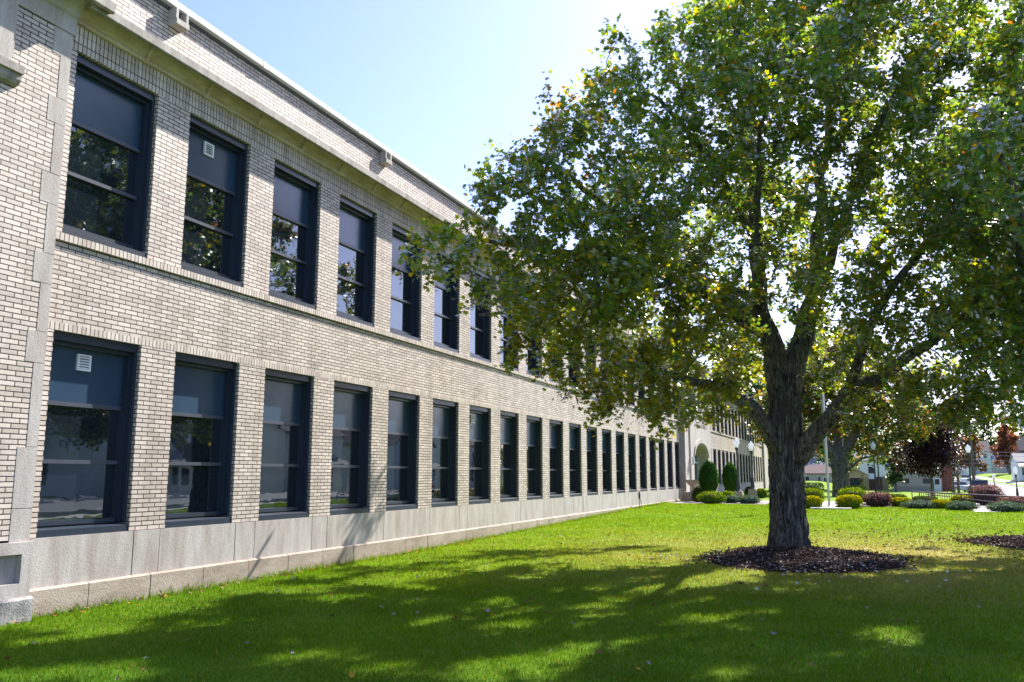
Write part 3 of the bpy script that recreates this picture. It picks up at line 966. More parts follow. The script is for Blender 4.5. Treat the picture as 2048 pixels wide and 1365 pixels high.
# --- the big maple on the lawn
L1 = [
 [(-1.43, 19.75, 3.6, .29), (-1.65, 19.63, 4.56, .24), (-1.77, 19.52, 5.35, .19), (-1.85, 19.41, 6.95, .13), (-1.97, 19.2, 8.67, .095), (-1.99, 18.9, 10.1, .07), (-2.01, 18.7, 11.85, .04)],
 [(-1.30, 19.75, 3.5, .28), (-1.0, 20.1, 4.6, .24), (-.75, 20.4, 5.6, .20), (-.5, 20.5, 7.5, .13), (-.2, 20.3, 9.5, .09), (.1, 20.0, 12, .045)],
 [(-1.60, 19.66, 2.25, .20), (-1.75, 19.5, 2.65, .19), (-2.09, 19.19, 3.22, .16), (-2.64, 18.61, 3.54, .12), (-3.13, 17.73, 3.65, .085), (-4.06, 15.99, 3.95, .05)],
 [(-1.20, 19.69, 2.05, .25), (-.95, 19.55, 2.45, .22), (-.63, 19.39, 2.79, .19), (-.05, 19.0, 3.32, .15), (.54, 18.69, 3.63, .12), (1.37, 18.25, 4.19, .09), (2.3, 17.8, 4.8, .05)],
 [(-1.66, 19.6, 4.7, .15), (-2.6, 18.6, 5.4, .12), (-3.4, 17.2, 6.1, .095), (-4.3, 15.4, 6.9, .065), (-5.0, 13.7, 7.4, .035)],
 [(-1.77, 19.5, 5.2, .13), (-2.7, 18.1, 5.6, .105), (-3.7, 16.6, 5.8, .085), (-4.8, 14.3, 5.7, .055), (-5.5, 11.9, 5.4, .03)],
 [(-.75, 20.4, 5.6, .13), (.0, 19.4, 7.0, .10), (.6, 18.6, 8.4, .075), (1.5, 17.9, 10, .04)],
 [(-.05, 19.0, 3.3, .11), (.6, 18, 5.0, .085), (1.8, 17.4, 6.4, .045)],
 [(-1.77, 19.5, 5.4, .11), (-1.6, 17.5, 6.8, .08), (-1.3, 15.3, 7.9, .04)],
 [(-1.8, 19.5, 5.5, .11), (-3.2, 20.6, 6.4, .08), (-4.9, 21.6, 7.3, .06), (-7.0, 22.6, 8.3, .03)],
 [(-3.4, 17.2, 5.6, .07), (-5.2, 17.2, 5.4, .055), (-7.5, 16.7, 5.1, .03)],
 [(-1.85, 19.4, 7.0, .10), (-2.5, 17.8, 8.3, .075), (-3.3, 16.2, 9.2, .04)],
]
LB1 = [(-5.05, 12.6, 4.55, 1.1, 1.5, 1.1), (-5.3, 12.0, 5.4, 1.1, 1.3, 1.0), (-5.75, 11.2, 5.15, .6, .8, .55), (-4.75, 13.3, 7.1, 1.35, 1.5, 1.45), (-4.5, 14.4, 8.35, 1.05, 1.3, 1.05),
 (-4.07, 14.44, 6.1, 1.9, 1.8, 1.8), (-4.4, 14.3, 4.2, 1.25, 1.5, 1.15), (-3.61, 16.1, 3.5, 1.2, 1.4, .9), (-3.46, 16.13, 8.9, 2.1, 2.2, 2.2), (-2.2, 17.8, 11.0, 1.8, 2.4, 2.4),
 (-2.95, 18.4, 7.6, 2.2, 2.6, 2.2), (-1.17, 17.6, 9.6, 2.6, 3.0, 2.6), (.4, 18.6, 11.1, 2.9, 3.2, 2.9), (.17, 17, 6.9, 2.2, 2.4, 2.0), (1.65, 17.9, 8.5, 2.7, 2.8, 2.6),
 (.97, 17.6, 5.0, 1.9, 2.0, 1.6), (2.32, 17.85, 5.9, 2.1, 2.2, 1.9), (1.77, 17.9, 4.0, 1.7, 1.8, 1.3), (2.6, 18.6, 4.6, 1.4, 1.5, 1.4), (1.1, 18.9, 4.2, 1.2, 1.3, 1.1), (.1, 19.4, 4.9, 1.0, 1.1, 1.0), (-.38, 16.6, 4.8, 1.2, 1.3, 1.0), (-2.25, 17.2, 4.9, 1.5, 1.6, 1.2),
 (-2.2, 21.0, 7.8, 1.6, 1.4, 1.6), (.39, 17.3, 3.5, 1.2, 1.3, .75), (-1.2, 19.6, 12.8, 2.4, 2.4, 1.8), (-2.76, 18.8, 4.1, 1.0, 1.1, .8), (2.5, 18.8, 3.6, 1.2, 1.3, .9),
 (-1.0, 14.2, 9.2, 1.8, 1.8, 1.6), (.8, 14.8, 9.0, 1.7, 1.8, 1.6), (.6, 20.8, 8.2, 1.6, 1.4, 1.6), (-4.2, 14.7, 3.45, .95, 1.1, .65), (-3.9, 15.5, 2.95, .9, 1.1, .55), (-3.3, 16.7, 2.95, .9, 1.0, .5), (-4.75, 13.4, 3.75, .9, 1.1, .7), (-5.3, 12.0, 4.65, .9, 1.1, .8),
 (-.0, 17.4, 2.95, 1.0, 1.1, .6), (.95, 18.0, 3.1, 1.1, 1.1, .65), (1.9, 18.4, 3.05, 1.1, 1.1, .6), (2.55, 16.8, 3.05, 1.0, 1.0, .6), (-2.6, 18.0, 3.1, .8, .9, .5), (-4.1, 14.2, 5.2, 1.5, 1.5, 1.2), (-5.0, 13.0, 6.1, 1.1, 1.2, 1.0), (-6.6, 22.2, 7.9, .9, .9, .6), (-5.2, 21.2, 7.2, 1.0, 1.0, .8), (-7.0, 16.9, 5.0, .6, .8, .4), (-5.8, 17.3, 5.2, .9, 1.0, .6), (-2.2, 20.8, 5.6, 1.3, 1.1, 1.2), (-.9, 21.3, 6.2, 1.3, 1.0, 1.5), (-3.0, 20.2, 4.9, 1.2, 1.1, 1.0), (-3.4, 23.4, 4.4, 1.3, 1.1, .9), (-5.0, 22.8, 5.3, 1.2, 1.1, .9), (1.5, 23.6, 4.2, 1.4, 1.1, .9), (-.6, 22.8, 4.4, 1.3, 1.0, .9), (-1.6, 21.4, 8.6, 1.4, 1.1, 1.3), (-3.9, 15.0, 7.8, 1.5, 1.5, 1.3), (-3.2, 15.6, 10.0, 1.3, 1.5, 1.2), (1.0, 16.4, 7.0, 1.6, 1.5, 1.4), (2.4, 17.0, 7.6, 1.5, 1.5, 1.4), (-.6, 16.8, 6.2, 1.2, 1.2, 1.1), (.4, 18.6, 5.8, 1.2, 1.2, 1.0)]
LB1 = [(x, y, z, a, b * (.62 if z > 6.6 else 1.0), c) for (x, y, z, a, b, c) in LB1]
def lim1(A):
    x, y, z = A.T
    return (z < (x + 9.6) / .32) & (x > -7.9) & (y < 24.6 + .25 * (z - 4))
def col1(C, r):
    n = len(C)
    c = pick(n, GREENS, [.28, .28, .25, .16, .022, .008], r=r)
    low = (r.uniform(0, 1, n) < (.45 + .35 * (C[:, 0] < -2.0)) * np.clip((6.8 - C[:, 2]) / 2.6, 0, 1))
    c[low] = pick(low.sum(), [(.15, .22, .03), (.22, .245, .02), (.27, .24, .02)], [.5, .35, .15], r=r)  # yellower low leaves: autumn colour plus backlit glow put into the tint
    tipw = np.clip((-C[:, 0] - 3.7) / 1.6, 0, 1) * np.clip((C[:, 2] - 6.6) / 2.2, 0, 1)
    auto = pick(n, [(.30, .22, .02), (.33, .15, .02), (.17, .18, .02)], [.45, .25, .3], r=r)
    mk = r.uniform(0, 1, n) < tipw * .55
    c[mk] = auto[mk]
    nz = np.array([noise.noise(Vector(p) * .45) for p in C])
    c *= (1 + .35 * nz)[:, None]
    return np.clip(c, .004, .6)
info = []
info.append(full_tree('large green maple with thick furrowed trunk standing on the lawn', (-1.5, 19.74, 0), [(-1.5, 19.74, -.05), (-1.47, 19.74, .6), (-1.44, 19.75, 1.7), (-1.40, 19.75, 2.6), (-1.38, 19.75, 3.3), (-1.40, 19.76, 3.9)], [.355, .34, .32, .34, .315, .26],
  L1, LB1, 26.0, lambda Q: np.where((Q[:, 0] < -2.2) & (Q[:, 2] < 6.8), 9, np.where(Q[:, 2] > 6.8, 7, 6)), .094, col1, 11, limit=lim1, spread=.17, step=.24, kill=.27)[1:])

# --- the neighbouring maple whose trunk stands just outside the view
L2 = [
 [(4.7, 24.0, 3.0, .25), (4.5, 22.5, 5, .18), (4.2, 20, 7.5, .12), (3.8, 17.5, 8.6, .07), (3.2, 15.2, 8.4, .04)],
 [(4.7, 24.0, 2.6, .2), (3.9, 21.5, 4.2, .14), (3.2, 18.5, 5.4, .09), (2.6, 15, 6.0, .055), (2.1, 13, 6.0, .03)],
 [(4.8, 24.1, 3.2, .25), (5.4, 24.5, 6, .18), (5.8, 24.3, 9.5, .1), (5.8, 23.6, 13, .05)],
 [(4.9, 24.0, 3.0, .2), (6.5, 22, 5, .12), (8.0, 20, 6.5, .06)],
 [(4.7, 24.0, 3.2, .16), (4.6, 22, 7, .11), (4.9, 19.5, 10.5, .05)],
]
LB2 = [(4.4, 21.5, 7.2, 3.2, 3.2, 3.0), (3.6, 18.4, 6.6, 2.0, 2.2, 2.0), (3.0, 15.6, 6.6, 1.5, 1.7, 1.5), (2.25, 13.3, 6.1, 1.0, 1.3, .95), (5.2, 18.4, 9.8, 2.8, 3.0, 2.6),
 (6, 25, 10, 4, 3.6, 3.6), (3.0, 20.4, 4.6, 1.5, 1.7, 1.2), (3.5, 17.6, 4.4, 1.3, 1.5, 1.0), (7.5, 20.5, 6.3, 2.8, 2.8, 2.6), (3.9, 15.6, 9.2, 1.8, 2.2, 1.9), (5.2, 23, 12.6, 2.4, 2.4, 1.6), (3.6, 22.5, 3.9, 1.4, 1.5, 1.0), (2.5, 19.0, 3.3, 1.2, 1.3, .7), (3.4, 20.5, 3.2, 1.2, 1.3, .7), (2.9, 16.5, 3.5, 1.0, 1.2, .7), (3.2, 24.6, 3.9, 1.7, 1.4, .9), (5.0, 25.5, 4.2, 1.7, 1.4, 1.0), (3.6, 14.5, 5.0, 1.2, 1.3, 1.1)]
def col2(C, r):
    c = pick(len(C), GREENS + [(.16, .05, .025)], [.36, .34, .2, .08, .015, .008, .012], r=r)
    nz = np.array([noise.noise(Vector(p) * .45) for p in C])
    return np.clip(c * (1 + .35 * nz)[:, None], .004, .6)
info.append(full_tree('leafy maple whose low boughs hang in from the right edge above the mulch', (4.7, 24.0, .06), [(4.7, 24.0, 0), (4.68, 24.0, 1.5), (4.7, 24.0, 3.2)], [.46, .40, .34], L2, LB2, 18.0, 6, .10, col2, 23, spread=.2, shaft_t=-.02, gap_t=-.2, step=.26, kill=.33, sides=64, rows=60)[1:])

# --- the old maple beyond the flagpole
z3 = zt(-1.27, 72)
def rel3(pts): return [(-1.27 + a, 72 + b, z3 + c, r_) for a, b, c, r_ in pts]
L3 = [rel3([(0, 0, 2.6, .42), (-.9, -.3, 4.2, .32), (-2.0, -.6, 6.5, .2), (-2.6, -.8, 9.5, .1)]),
 rel3([(.1, 0, 2.7, .42), (1.1, 0, 4.6, .34), (2.3, -.3, 7.0, .2), (3.2, -.5, 9.8, .1)]),
 rel3([(0, 0, 3.0, .4), (.1, .6, 6, .28), (.2, .8, 11, .12)]),
 rel3([(-.4, -.3, 2.2, .12), (-1.6, -.8, 3.2, .08), (-2.8, -1.2, 3.4, .04)]),
 rel3([(.5, -.3, 2.0, .12), (1.7, -.8, 3.0, .08), (2.9, -1.2, 3.2, .04)])]
LB3 = [(-1.27 + a, 72 + b, z3 + c, d, e, f) for a, b, c, d, e, f in [(-2.6, -1, 4.2, 1.7, 1.7, 1.1), (2.6, -1, 4.0, 1.8, 1.7, 1.1), (-3.2, -.8, 7.6, 2.6, 2.6, 2.4), (3.6, -.6, 7.6, 2.8, 2.8, 2.5), (0, 0, 10.5, 4, 4, 3), (0, -1.2, 6.6, 2.2, 1.8, 1.8), (5.2, -.5, 5.2, 1.8, 2, 1.4), (-5, -.5, 5.6, 1.6, 2, 1.4)]]
def col3(C, r):
    c = pick(len(C), [(.05, .10, .03), (.10, .15, .025), (.24, .22, .03), (.36, .20, .03), (.34, .08, .03)], [.32, .3, .2, .12, .05], r=r)
    return c
info.append(full_tree('old maple with broad forked trunk beyond the flagpole', (-1.27, 72, z3), [(-1.27, 72, z3 - .1), (-1.27, 72, z3 + 1.2), (-1.27, 72, z3 + 2.9)], [.66, .56, .60], L3, LB3, 4.0, 4, .26, col3, 31, lmat=m_leaf_far, gap_t=-.4, shaft_t=-.5, step=.4, kill=.55, spread=.35, sides=48, rows=40, leaf_rad=.04)[1:])


def small_tree(name, label, x, y, h, crown, trunk_h, trunk_r, cols, probs, n, size, lobes=9, seed=1, group=None, tmpl=OVAL, tf=OVAL_F, z=None, cone=0.0, base_frac=.35):
    """a tree farther off: tapered trunk with limbs, crown of leaf clumps through an uneven volume"""
    r = np.random.default_rng(seed); rd = random.Random(seed)
    z = zt(x, y) if z is None else z
    t = thing(name, label, 'tree', (x, y, z), group=group)
    m = MB()
    top = h * .85
    m.tube([(0, 0, -.2), (.03, 0, trunk_h * .5), (0, .05, trunk_h), (.1 * crown, 0, top * .7), (0, 0, top)], [trunk_r * 1.3, trunk_r, trunk_r * .9, trunk_r * .5, .02], 10)
    P = []
    zc = trunk_h + (h - trunk_h) * .5
    for k in range(lobes):
        a = rd.uniform(0, 6.283); f = rd.uniform(.0, 1.0)
        zz = trunk_h + (h - trunk_h) * (base_frac * .3 + (1 - base_frac * .3) * ((k + .5) / lobes))
        rel = (zz - trunk_h) / (h - trunk_h)
        wr = crown * (math.sqrt(max(.05, 1 - (2 * rel - .8) ** 2 * .8)) * (1 - cone) + cone * (1.02 - rel))
        q = Vector((math.cos(a) * wr * .55 * f ** .5, math.sin(a) * wr * .55 * f ** .5, zz))
        s = wr * rd.uniform(.45, .68)
        P.append((q, s))
        m.tube([(0, 0, max(trunk_h * .9, zz - .5 * h * .3)), tuple(q * .6 + Vector((0, 0, zz * .38))), tuple(q)], [trunk_r * .4, trunk_r * .22, .012], 5)
    m.build('trunk', m_bark, t, smooth=True)
    C = []
    for q, s in P:
        k = int(n / lobes)
        p = r.normal(size=(k, 3)); p /= np.linalg.norm(p, axis=1, keepdims=True)
        p *= (r.uniform(0, 1, k) ** .38)[:, None]
        # clumps: leaves gather round a few twig ends
        cl = p[r.integers(0, max(1, k // 14), k)] + r.normal(size=(k, 3)) * .11
        C.append(cl * (s, s, s * .8) + np.array(q))
    C = np.concatenate(C)
    C = C[C[:, 2] > trunk_h * .72]
    leaves('crown', C, size, pick(len(C), cols, probs, r=r), m_leaf_far, t, tmpl=tmpl, tf=tf, r=r)
    return t

PLUM = [(.028, .018, .035), (.045, .022, .035), (.07, .035, .03), (.12, .085, .02)]
small_tree('plum_tree', 'dark purple leaved plum tree in front of the beige building', 5.35, 74.8, 6.4, 3.0, 2.1, .13, PLUM, [.5, .3, .15, .05], 26000, .16, 18, 41)
GRN = [(.03, .075, .035), (.05, .10, .03), (.08, .12, .03)]
small_tree('weeping_tree', 'dense blue green tree between the gate pillar and the beige building', 5.0, 136, 8.6, 2.6, .8, .2, GRN, [.4, .4, .2], 5000, .34, 12, 42)
BRN = [(.16, .075, .03), (.11, .06, .035), (.20, .10, .03), (.06, .07, .03)]
small_tree('autumn_tree', 'brown leaved tree standing left of the blue house', 25.6, 228, 10.5, 3.6, 2.0, .25, BRN, [.4, .25, .15, .2], 4500, .5, 11, 43)
small_tree('autumn_tree', 'rust red tree between the blue house and the red house', 36.2, 252, 12.6, 3.6, 1.6, .25, [(.20, .06, .045), (.15, .05, .04), (.20, .10, .05)], [.5, .3, .2], 7000, .5, 11, 44)
small_tree('autumn_tree', 'golden yellow tree far behind the red house', 50, 350, 20, 5.0, 4, .3, [(.45, .27, .03), (.36, .25, .03), (.2, .17, .03)], [.5, .3, .2], 3500, .9, 10, 45)
for i, (x, y, h, cr, lab) in enumerate([(34, 330, 22, 7, 'tall dark green tree behind the gabled far house'), (44, 345, 25, 7, 'tall dark green tree behind the blue house roof'), (58, 350, 26, 8, 'broad dark green tree above the red house roof'), (28, 300, 15, 5, 'mid green tree at the end of the street'), (22, 290, 13, 5, 'dull green tree beside the utility poles at the street end')]):
    small_tree('background_tree', lab, x, y, h, cr, 2.5, .35, [(.035, .075, .045), (.06, .10, .04), (.12, .12, .03)], [.5, .35, .15], 3000, .9, 11, 50 + i, group='trees beyond the street')
small_tree('background_tree', 'broad green tree above the white house and gate', -2.0, 122, 14, 7.0, 4.2, .2, GRN + [(.14, .15, .03)], [.35, .35, .2, .1], 9000, .45, 14, 71, group='trees beyond the street')
small_tree('background_tree', 'dense tree beside the far wing of the school behind the maple trunk', -4.9, 86, 15, 5.2, 4.5, .25, GRN + [(.14, .15, .03)], [.35, .35, .2, .1], 9000, .36, 14, 73, group='trees beyond the street')
small_tree('background_tree', 'tall tree behind the far end of the school roof', -13.0, 114, 21, 7.5, 6, .4, GRN + [(.14, .15, .03)], [.35, .35, .2, .1], 14000, .5, 16, 74, group='trees beyond the street')
small_tree('background_tree', 'broad green tree rising behind the plum tree', 9.4, 160, 15, 7.0, 5, .3, GRN + [(.14, .15, .03)], [.35, .35, .2, .1], 9000, .5, 14, 72, group='trees beyond the street')
small_tree('background_tree', 'green tree behind the white house past the gate', 3, 232, 13, 6, 2, .3, GRN, [.4, .4, .2], 3000, .8, 11, 60, group='trees beyond the street')
small_tree('background_tree', 'dark tree rising behind the hip roofed house', -10, 205, 13, 7, 2, .3, GRN, [.4, .4, .2], 3000, .8, 11, 61, group='trees beyond the street')
small_tree('background_tree', 'yellowing tree beside the low garage', -2.6, 186, 7, 3, 1.5, .2, [(.16, .16, .03), (.30, .22, .03), (.06, .1, .03)], [.4, .3, .3], 2500, .5, 9, 62, group='trees beyond the street')
small_tree('arborvitae', 'small pointed evergreen left of the gate pillars', .75, 150.5, 2.4, .75, .25, .06, [(.06, .09, .02), (.16, .13, .03)], [.5, .5], 900, .14, 7, 63, cone=.9)
small_tree('arborvitae', 'small pointed evergreen right of the gate pillars', 5.0, 150, 2.2, .9, .25, .06, [(.05, .07, .02), (.20, .13, .04)], [.6, .4], 900, .14, 7, 64, cone=.9)
small_tree('street_tree', 'big dark tree across the street from the near windows', 36, 40, 15, 7, 3, .4, GRN, [.4, .4, .2], 5000, .5, 14, 65)
small_tree('street_tree', 'yellowing maple across the street mirrored in the far windows', 33, 112, 12, 5.5, 2.5, .35, [(.12, .14, .03), (.36, .24, .03), (.3, .1, .03)], [.4, .4, .2], 5000, .5, 14, 66)
small_tree('street_tree', 'dark tree between the white houses across the street', 40, 76, 13, 5.0, 3, .35, GRN, [.4, .4, .2], 4000, .5, 14, 67)

def far_woods():
    r = np.random.default_rng(404)
    n = 26000
    x = r.uniform(-60, 170, n); y = r.uniform(400, 470, n)
    top = np.array([11 + 7 * noise.noise(Vector((a * .03, b * .03, 1))) + 5 * noise.noise(Vector((a * .11, b * .11, 4))) for a, b in zip(x, y)])
    z = zt(35, 400) + top * r.uniform(0, 1, n) ** .6
    C = np.stack([x, y, z], -1)
    nz = np.array([noise.noise(Vector((a * .07, b * .05, 9))) for a, b in zip(x, y)])
    c = pick(n, [(.05, .085, .05), (.08, .11, .045), (.15, .13, .04), (.24, .15, .04), (.20, .08, .045)], [.4, .3, .15, .1, .05], r=r)
    o = leaves('woods', C, 1.7, c, m_leaf_far, None, tmpl=OVAL, tf=OVAL_F, r=r)
    tag(o, 'mixed green and autumn woods closing the view beyond the street', 'woods', kind='stuff')
far_woods()

# ------------------------------------------------------------------ shrubs
GOLD = ([(.50, .40, .006), (.40, .38, .008), (.12, .19, .008)], [.4, .3, .3])
FEAT = ([(.30, .36, .015), (.16, .24, .014), (.07, .13, .014)], [.35, .35, .3])
DARK = ([(.025, .06, .018), (.04, .085, .018), (.06, .11, .02)], [.4, .4, .2])
TOPI = ([(.02, .07, .016), (.032, .095, .018), (.055, .125, .02)], [.4, .4, .2])
BARB = ([(.22, .10, .12), (.30, .18, .19), (.07, .03, .04)], [.4, .3, .3])
JUNI = ([(.10, .165, .125), (.15, .215, .165), (.05, .085, .065)], [.4, .3, .3])
LOWG = ([(.10, .15, .02), (.16, .2, .02), (.05, .09, .02)], [.4, .3, .3])
def shrub(name, label, x, y, w_, h, pal, n=2200, size=.055, power=3.0, group=None, seed=0, depth=None, ragged=.04, profile=None, spiky=False):
    r = np.random.default_rng(seed + 100)
    z = zt(x, y)
    t = thing(name, label, 'bush', (x, y, z), group=group)
    a = w_ / 2; b = (depth or w_ * .85) / 2
    th = r.uniform(0, 2 * math.pi, n); u = r.uniform(0.02, 1, n)
    if profile is None:
        ph = np.arcsin(np.clip(r.uniform(-.15, 1, n), -1, 1))
        cs, sn = np.cos(ph), np.sin(ph)
        cr = np.abs(cs) ** (2 / power); sr_ = np.sign(sn) * np.abs(sn) ** (2 / power)
        ct, st = np.cos(th), np.sin(th)
        X = a * cr * ct; Yv = b * cr * st; Z = h * (.28 + .72 * sr_)
        nrm = np.stack([cs * ct, cs * st, sn], -1)
        core = MB().lathe([(a * .3, .0), (a * .80, h * .10), (a * .86, h * .42), (a * .74, h * .70), (a * .45, h * .85), (.01, h * .88)], 16)
    else:
        zz = u; rad = np.interp(zz, [p[1] for p in profile], [p[0] for p in profile])
        X = a * rad * np.cos(th); Yv = a * rad * np.sin(th); Z = h * zz
        nrm = np.stack([np.cos(th), np.sin(th), np.full(n, .25)], -1)
        core = MB().lathe([(max(.01, a * p[0] * .88), h * p[1] * .985) for p in profile], 18)
    lum = np.array([noise.noise(Vector((p[0] * 4, p[1] * 4, p[2] * 4 + seed))) for p in np.stack([X, Yv, Z], -1)])
    sc_ = 1 + lum * ragged * 2 + r.normal(size=n) * ragged
    C = np.stack([X * sc_, Yv * sc_, Z * (1 + (sc_ - 1) * .6)], -1)
    C[:, 2] = np.maximum(C[:, 2], .02)
    out = nrm if not spiky else nrm * .4 + np.array((0, 0, 1.0))
    cols = pick(n, *pal, r=r)
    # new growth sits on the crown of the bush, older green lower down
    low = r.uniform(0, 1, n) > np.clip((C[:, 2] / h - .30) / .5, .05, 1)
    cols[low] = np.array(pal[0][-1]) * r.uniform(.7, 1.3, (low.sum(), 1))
    if spiky:
        # upright sprays
        ov = OVAL * np.array((.45, 1.9), np.float32)
        leaves('foliage', C, size, cols, m_shrub, t, tmpl=ov, tf=OVAL_F, r=r, upbias=.1, droop=-2.2)
    else:
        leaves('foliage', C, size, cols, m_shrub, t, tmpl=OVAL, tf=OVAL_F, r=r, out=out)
    dark = np.array(pal[0][-1]) * .6  # filler core inside the leaves, darkened to stand in for inner shade
    key = 'core_%.3f_%.3f' % (dark[0], dark[1])
    mm = bpy.data.materials.get(key) or simple(key, tuple(dark), rough=.95, var=.4, scale=9, bump=1.0, bscale=22)
    core.build('shade_core', mm, t, smooth=True)
    return t
GG = 'clipped golden bushes'
shrub('golden_bush', 'clipped golden bush half hidden right behind the maple trunk', -1.96, 39.9, .95, .52, GOLD, group=GG, seed=1)
shrub('golden_bush', 'largest clipped golden bush, right of the flagpole', -.42, 40.15, 1.08, .57, GOLD, n=2600, group=GG, seed=2)
shrub('feathery_bush', 'upright yellow green bush behind the golden bush by the trunk', -2.12, 45.7, .94, .70, FEAT, group='feathery bushes', seed=3, spiky=True, ragged=.07)
shrub('feathery_bush', 'upright yellow green bush behind the golden bush right of the flagpole', -.30, 45.9, 1.23, .72, FEAT, n=2800, group='feathery bushes', seed=4, spiky=True, ragged=.07)
shrub('hedge', 'dark clipped hedge behind the bushes left of the flagpole', -2.75, 56, 1.6, .95, DARK, n=2600, seed=5, power=5, depth=1.2)
shrub('hedge', 'dark clipped hedge behind the bushes right of the flagpole', -.20, 60, 1.3, .75, DARK, n=2000, seed=6, power=5)
shrub('barberry', 'round purple barberry beside the gravel, left of the railing', .75, 42.5, 1.15, .62, BARB, n=2600, group='purple barberries', seed=7, ragged=.10)
shrub('low_bush', 'low shaded green bush behind the purple barberry', 1.85, 53, 1.25, .36, LOWG, group='low green bushes', seed=8)
shrub('golden_bush', 'flat topped golden bush left of the grey juniper and railing end', 1.77, 42.96, .98, .41, GOLD, group=GG, seed=9)
shrub('juniper', 'spreading blue grey juniper between the two flat golden bushes', 2.42, 41.1, 1.35, .34, JUNI, n=2600, group='blue grey junipers', seed=10, power=2, ragged=.13)
shrub('low_bush', 'low green bush behind the left end of the railing', 3.28, 51.3, 1.2, .3, LOWG, group='low green bushes', seed=11)
shrub('golden_bush', 'flat topped golden bush in front of the railing', 3.26, 41.2, .97, .39, GOLD, group=GG, seed=12)
shrub('juniper', 'blue grey juniper right of the golden bush at the railing', 3.88, 39.96, 1.1, .35, JUNI, n=2200, group='blue grey junipers', seed=13, power=2, ragged=.13)
shrub('golden_bush', 'golden bush seen through the railing bars', 4.64, 46.9, 1.05, .44, GOLD, group=GG, seed=14)
shrub('barberry', 'large dusty purple barberry behind the railing', 5.72, 46.9, 1.35, .92, BARB, n=3000, group='purple barberries', seed=15, ragged=.10)
shrub('barberry', 'purple barberry at the right edge before the railing', 6.05, 41.0, 1.35, .52, BARB, n=2600, group='purple barberries', seed=16, ragged=.10)
shrub('juniper', 'spreading blue grey juniper at the right edge under the barberry', 5.43, 39.18, 1.35, .36, JUNI, n=2600, group='blue grey junipers', seed=17, power=2, ragged=.13)
TP = [(.25, 0), (.72, .06), (.80, .18), (.66, .27), (.70, .31), (.94, .42), (1.0, .56), (.90, .72), (.68, .86), (.36, .96), (.05, 1.0)]
shrub('topiary', 'tall clipped green topiary nearest the entrance urn', -7.45, 47.0, 1.0, 2.12, TOPI, n=7000, size=.075, group='clipped topiaries', seed=18, profile=TP, ragged=.045)
shrub('topiary', 'tall clipped green topiary beside the two lamp posts', -7.3, 54.4, .98, 2.1, TOPI, n=7000, size=.075, group='clipped topiaries', seed=19, profile=TP, ragged=.045)
shrub('dark_bush', 'dark green bush at the foot of the topiary by the wall', -7.85, 45.9, .62, .72, DARK, seed=20, power=2.2, ragged=.07)
shrub('golden_bush', 'wide yellow green bush in front of the entrance topiary', -6.85, 43.9, 1.32, .58, FEAT, n=2800, group=GG, seed=21, power=2.4, ragged=.08)
shrub('golden_bush', 'yellow green bush between the topiary and the lamp plinth', -6.55, 47.2, .8, .55, FEAT, group=GG, seed=22, power=2.4, ragged=.08)
shrub('juniper', 'small blue grey juniper left of the lamp plinths', -6.06, 44.94, .8, .38, JUNI, n=1800, group='blue grey junipers', seed=23, power=2, ragged=.12)
shrub('juniper', 'blue grey juniper in front of the lamp plinths', -5.14, 44.5, 1.05, .39, JUNI, n=2200, group='blue grey junipers', seed=24, power=2, ragged=.12)
shrub('dark_bush', 'dark green bush between the two lamp plinths', -6.67, 58.5, .6, .66, DARK, seed=25, power=2.2)
shrub('golden_bush', 'golden bush just left of the maple trunk beyond the walk', -5.59, 55.1, .7, .58, FEAT, group=GG, seed=26, power=2.6)

# ------------------------------------------------------------------ lamps, flagpole, urn, railing, stand
m_black = simple('black_lamp_paint', (.022, .024, .032), rough=.45, var=.2)
m_globe, gt_, gp, go = M('frosted_lamp_globe')
gn = node(gt_, 'ShaderNodeTexNoise', i_Scale=30.0)
gc = ramp(gt_, gn.outputs[0], [(.3, (.80, .82, .86)), (.7, (.88, .89, .92))])
g1 = node(gt_, 'ShaderNodeBsdfTranslucent'); gt_.links.new(gc, g1.inputs[0]); gt_.links.new(gc, gp.inputs['Base Color'])
gp.inputs['Roughness'].default_value = .2
g2 = node(gt_, 'ShaderNodeMixShader'); g2.inputs[0].default_value = .5
gt_.links.new(gp.outputs[0], g2.inputs[1]); gt_.links.new(g1.outputs[0], g2.inputs[2]); gt_.links.new(g2.outputs[0], go.inputs[0])
m_plinth = simple('brown_concrete_plinth', (.30, .245, .20), rough=.85, var=.15, scale=5, bump=.4)
def lamp(label, x, y, H, plinth=0.0, s=1.0, z=None):
    z = zt(x, y) if z is None else z
    t = thing('street_lamp', label, 'street lamp', (x, y, z), group='black lamp posts with white globes')
    if plinth:
        MB().frustum(0, 0, -.1, plinth, .32, .32, .235, .235).build('plinth', m_plinth, t, bevel=.02)
    b = plinth
    MB().lathe([(.16 * s, b), (.16 * s, b + .05), (.13 * s, b + .08), (.11 * s, b + .35), (.085 * s, b + .62), (.09 * s, b + .66), (.06 * s, b + .72)], 14).build('post_base', m_black, t, smooth=True)
    top = H - .62 * s
    MB().lathe([(.058 * s, b + .70), (.043 * s, top - .30)], 14).build('pole', m_black, t, smooth=True)
    MB().lathe([(.045 * s, top - .32), (.06 * s, top - .28), (.05 * s, top - .2), (.10 * s, top - .05), (.115 * s, top), (.10 * s, top + .015)], 14).build('capital', m_black, t, smooth=True)
    MB().lathe([(.085 * s, top + .015), (.11 * s, top + .06), (.175 * s, top + .27), (.185 * s, top + .34), (.165 * s, top + .40), (.10 * s, top + .49), (.045 * s, top + .54), (.03 * s, top + .58), (.04 * s, top + .595), (.012 * s, top + .62)], 18).build('globe', m_globe, t, smooth=True)
    return t
lamp('lamp post on brown plinth nearest the entrance topiaries', -6.6, 52.4, 3.64, .47)
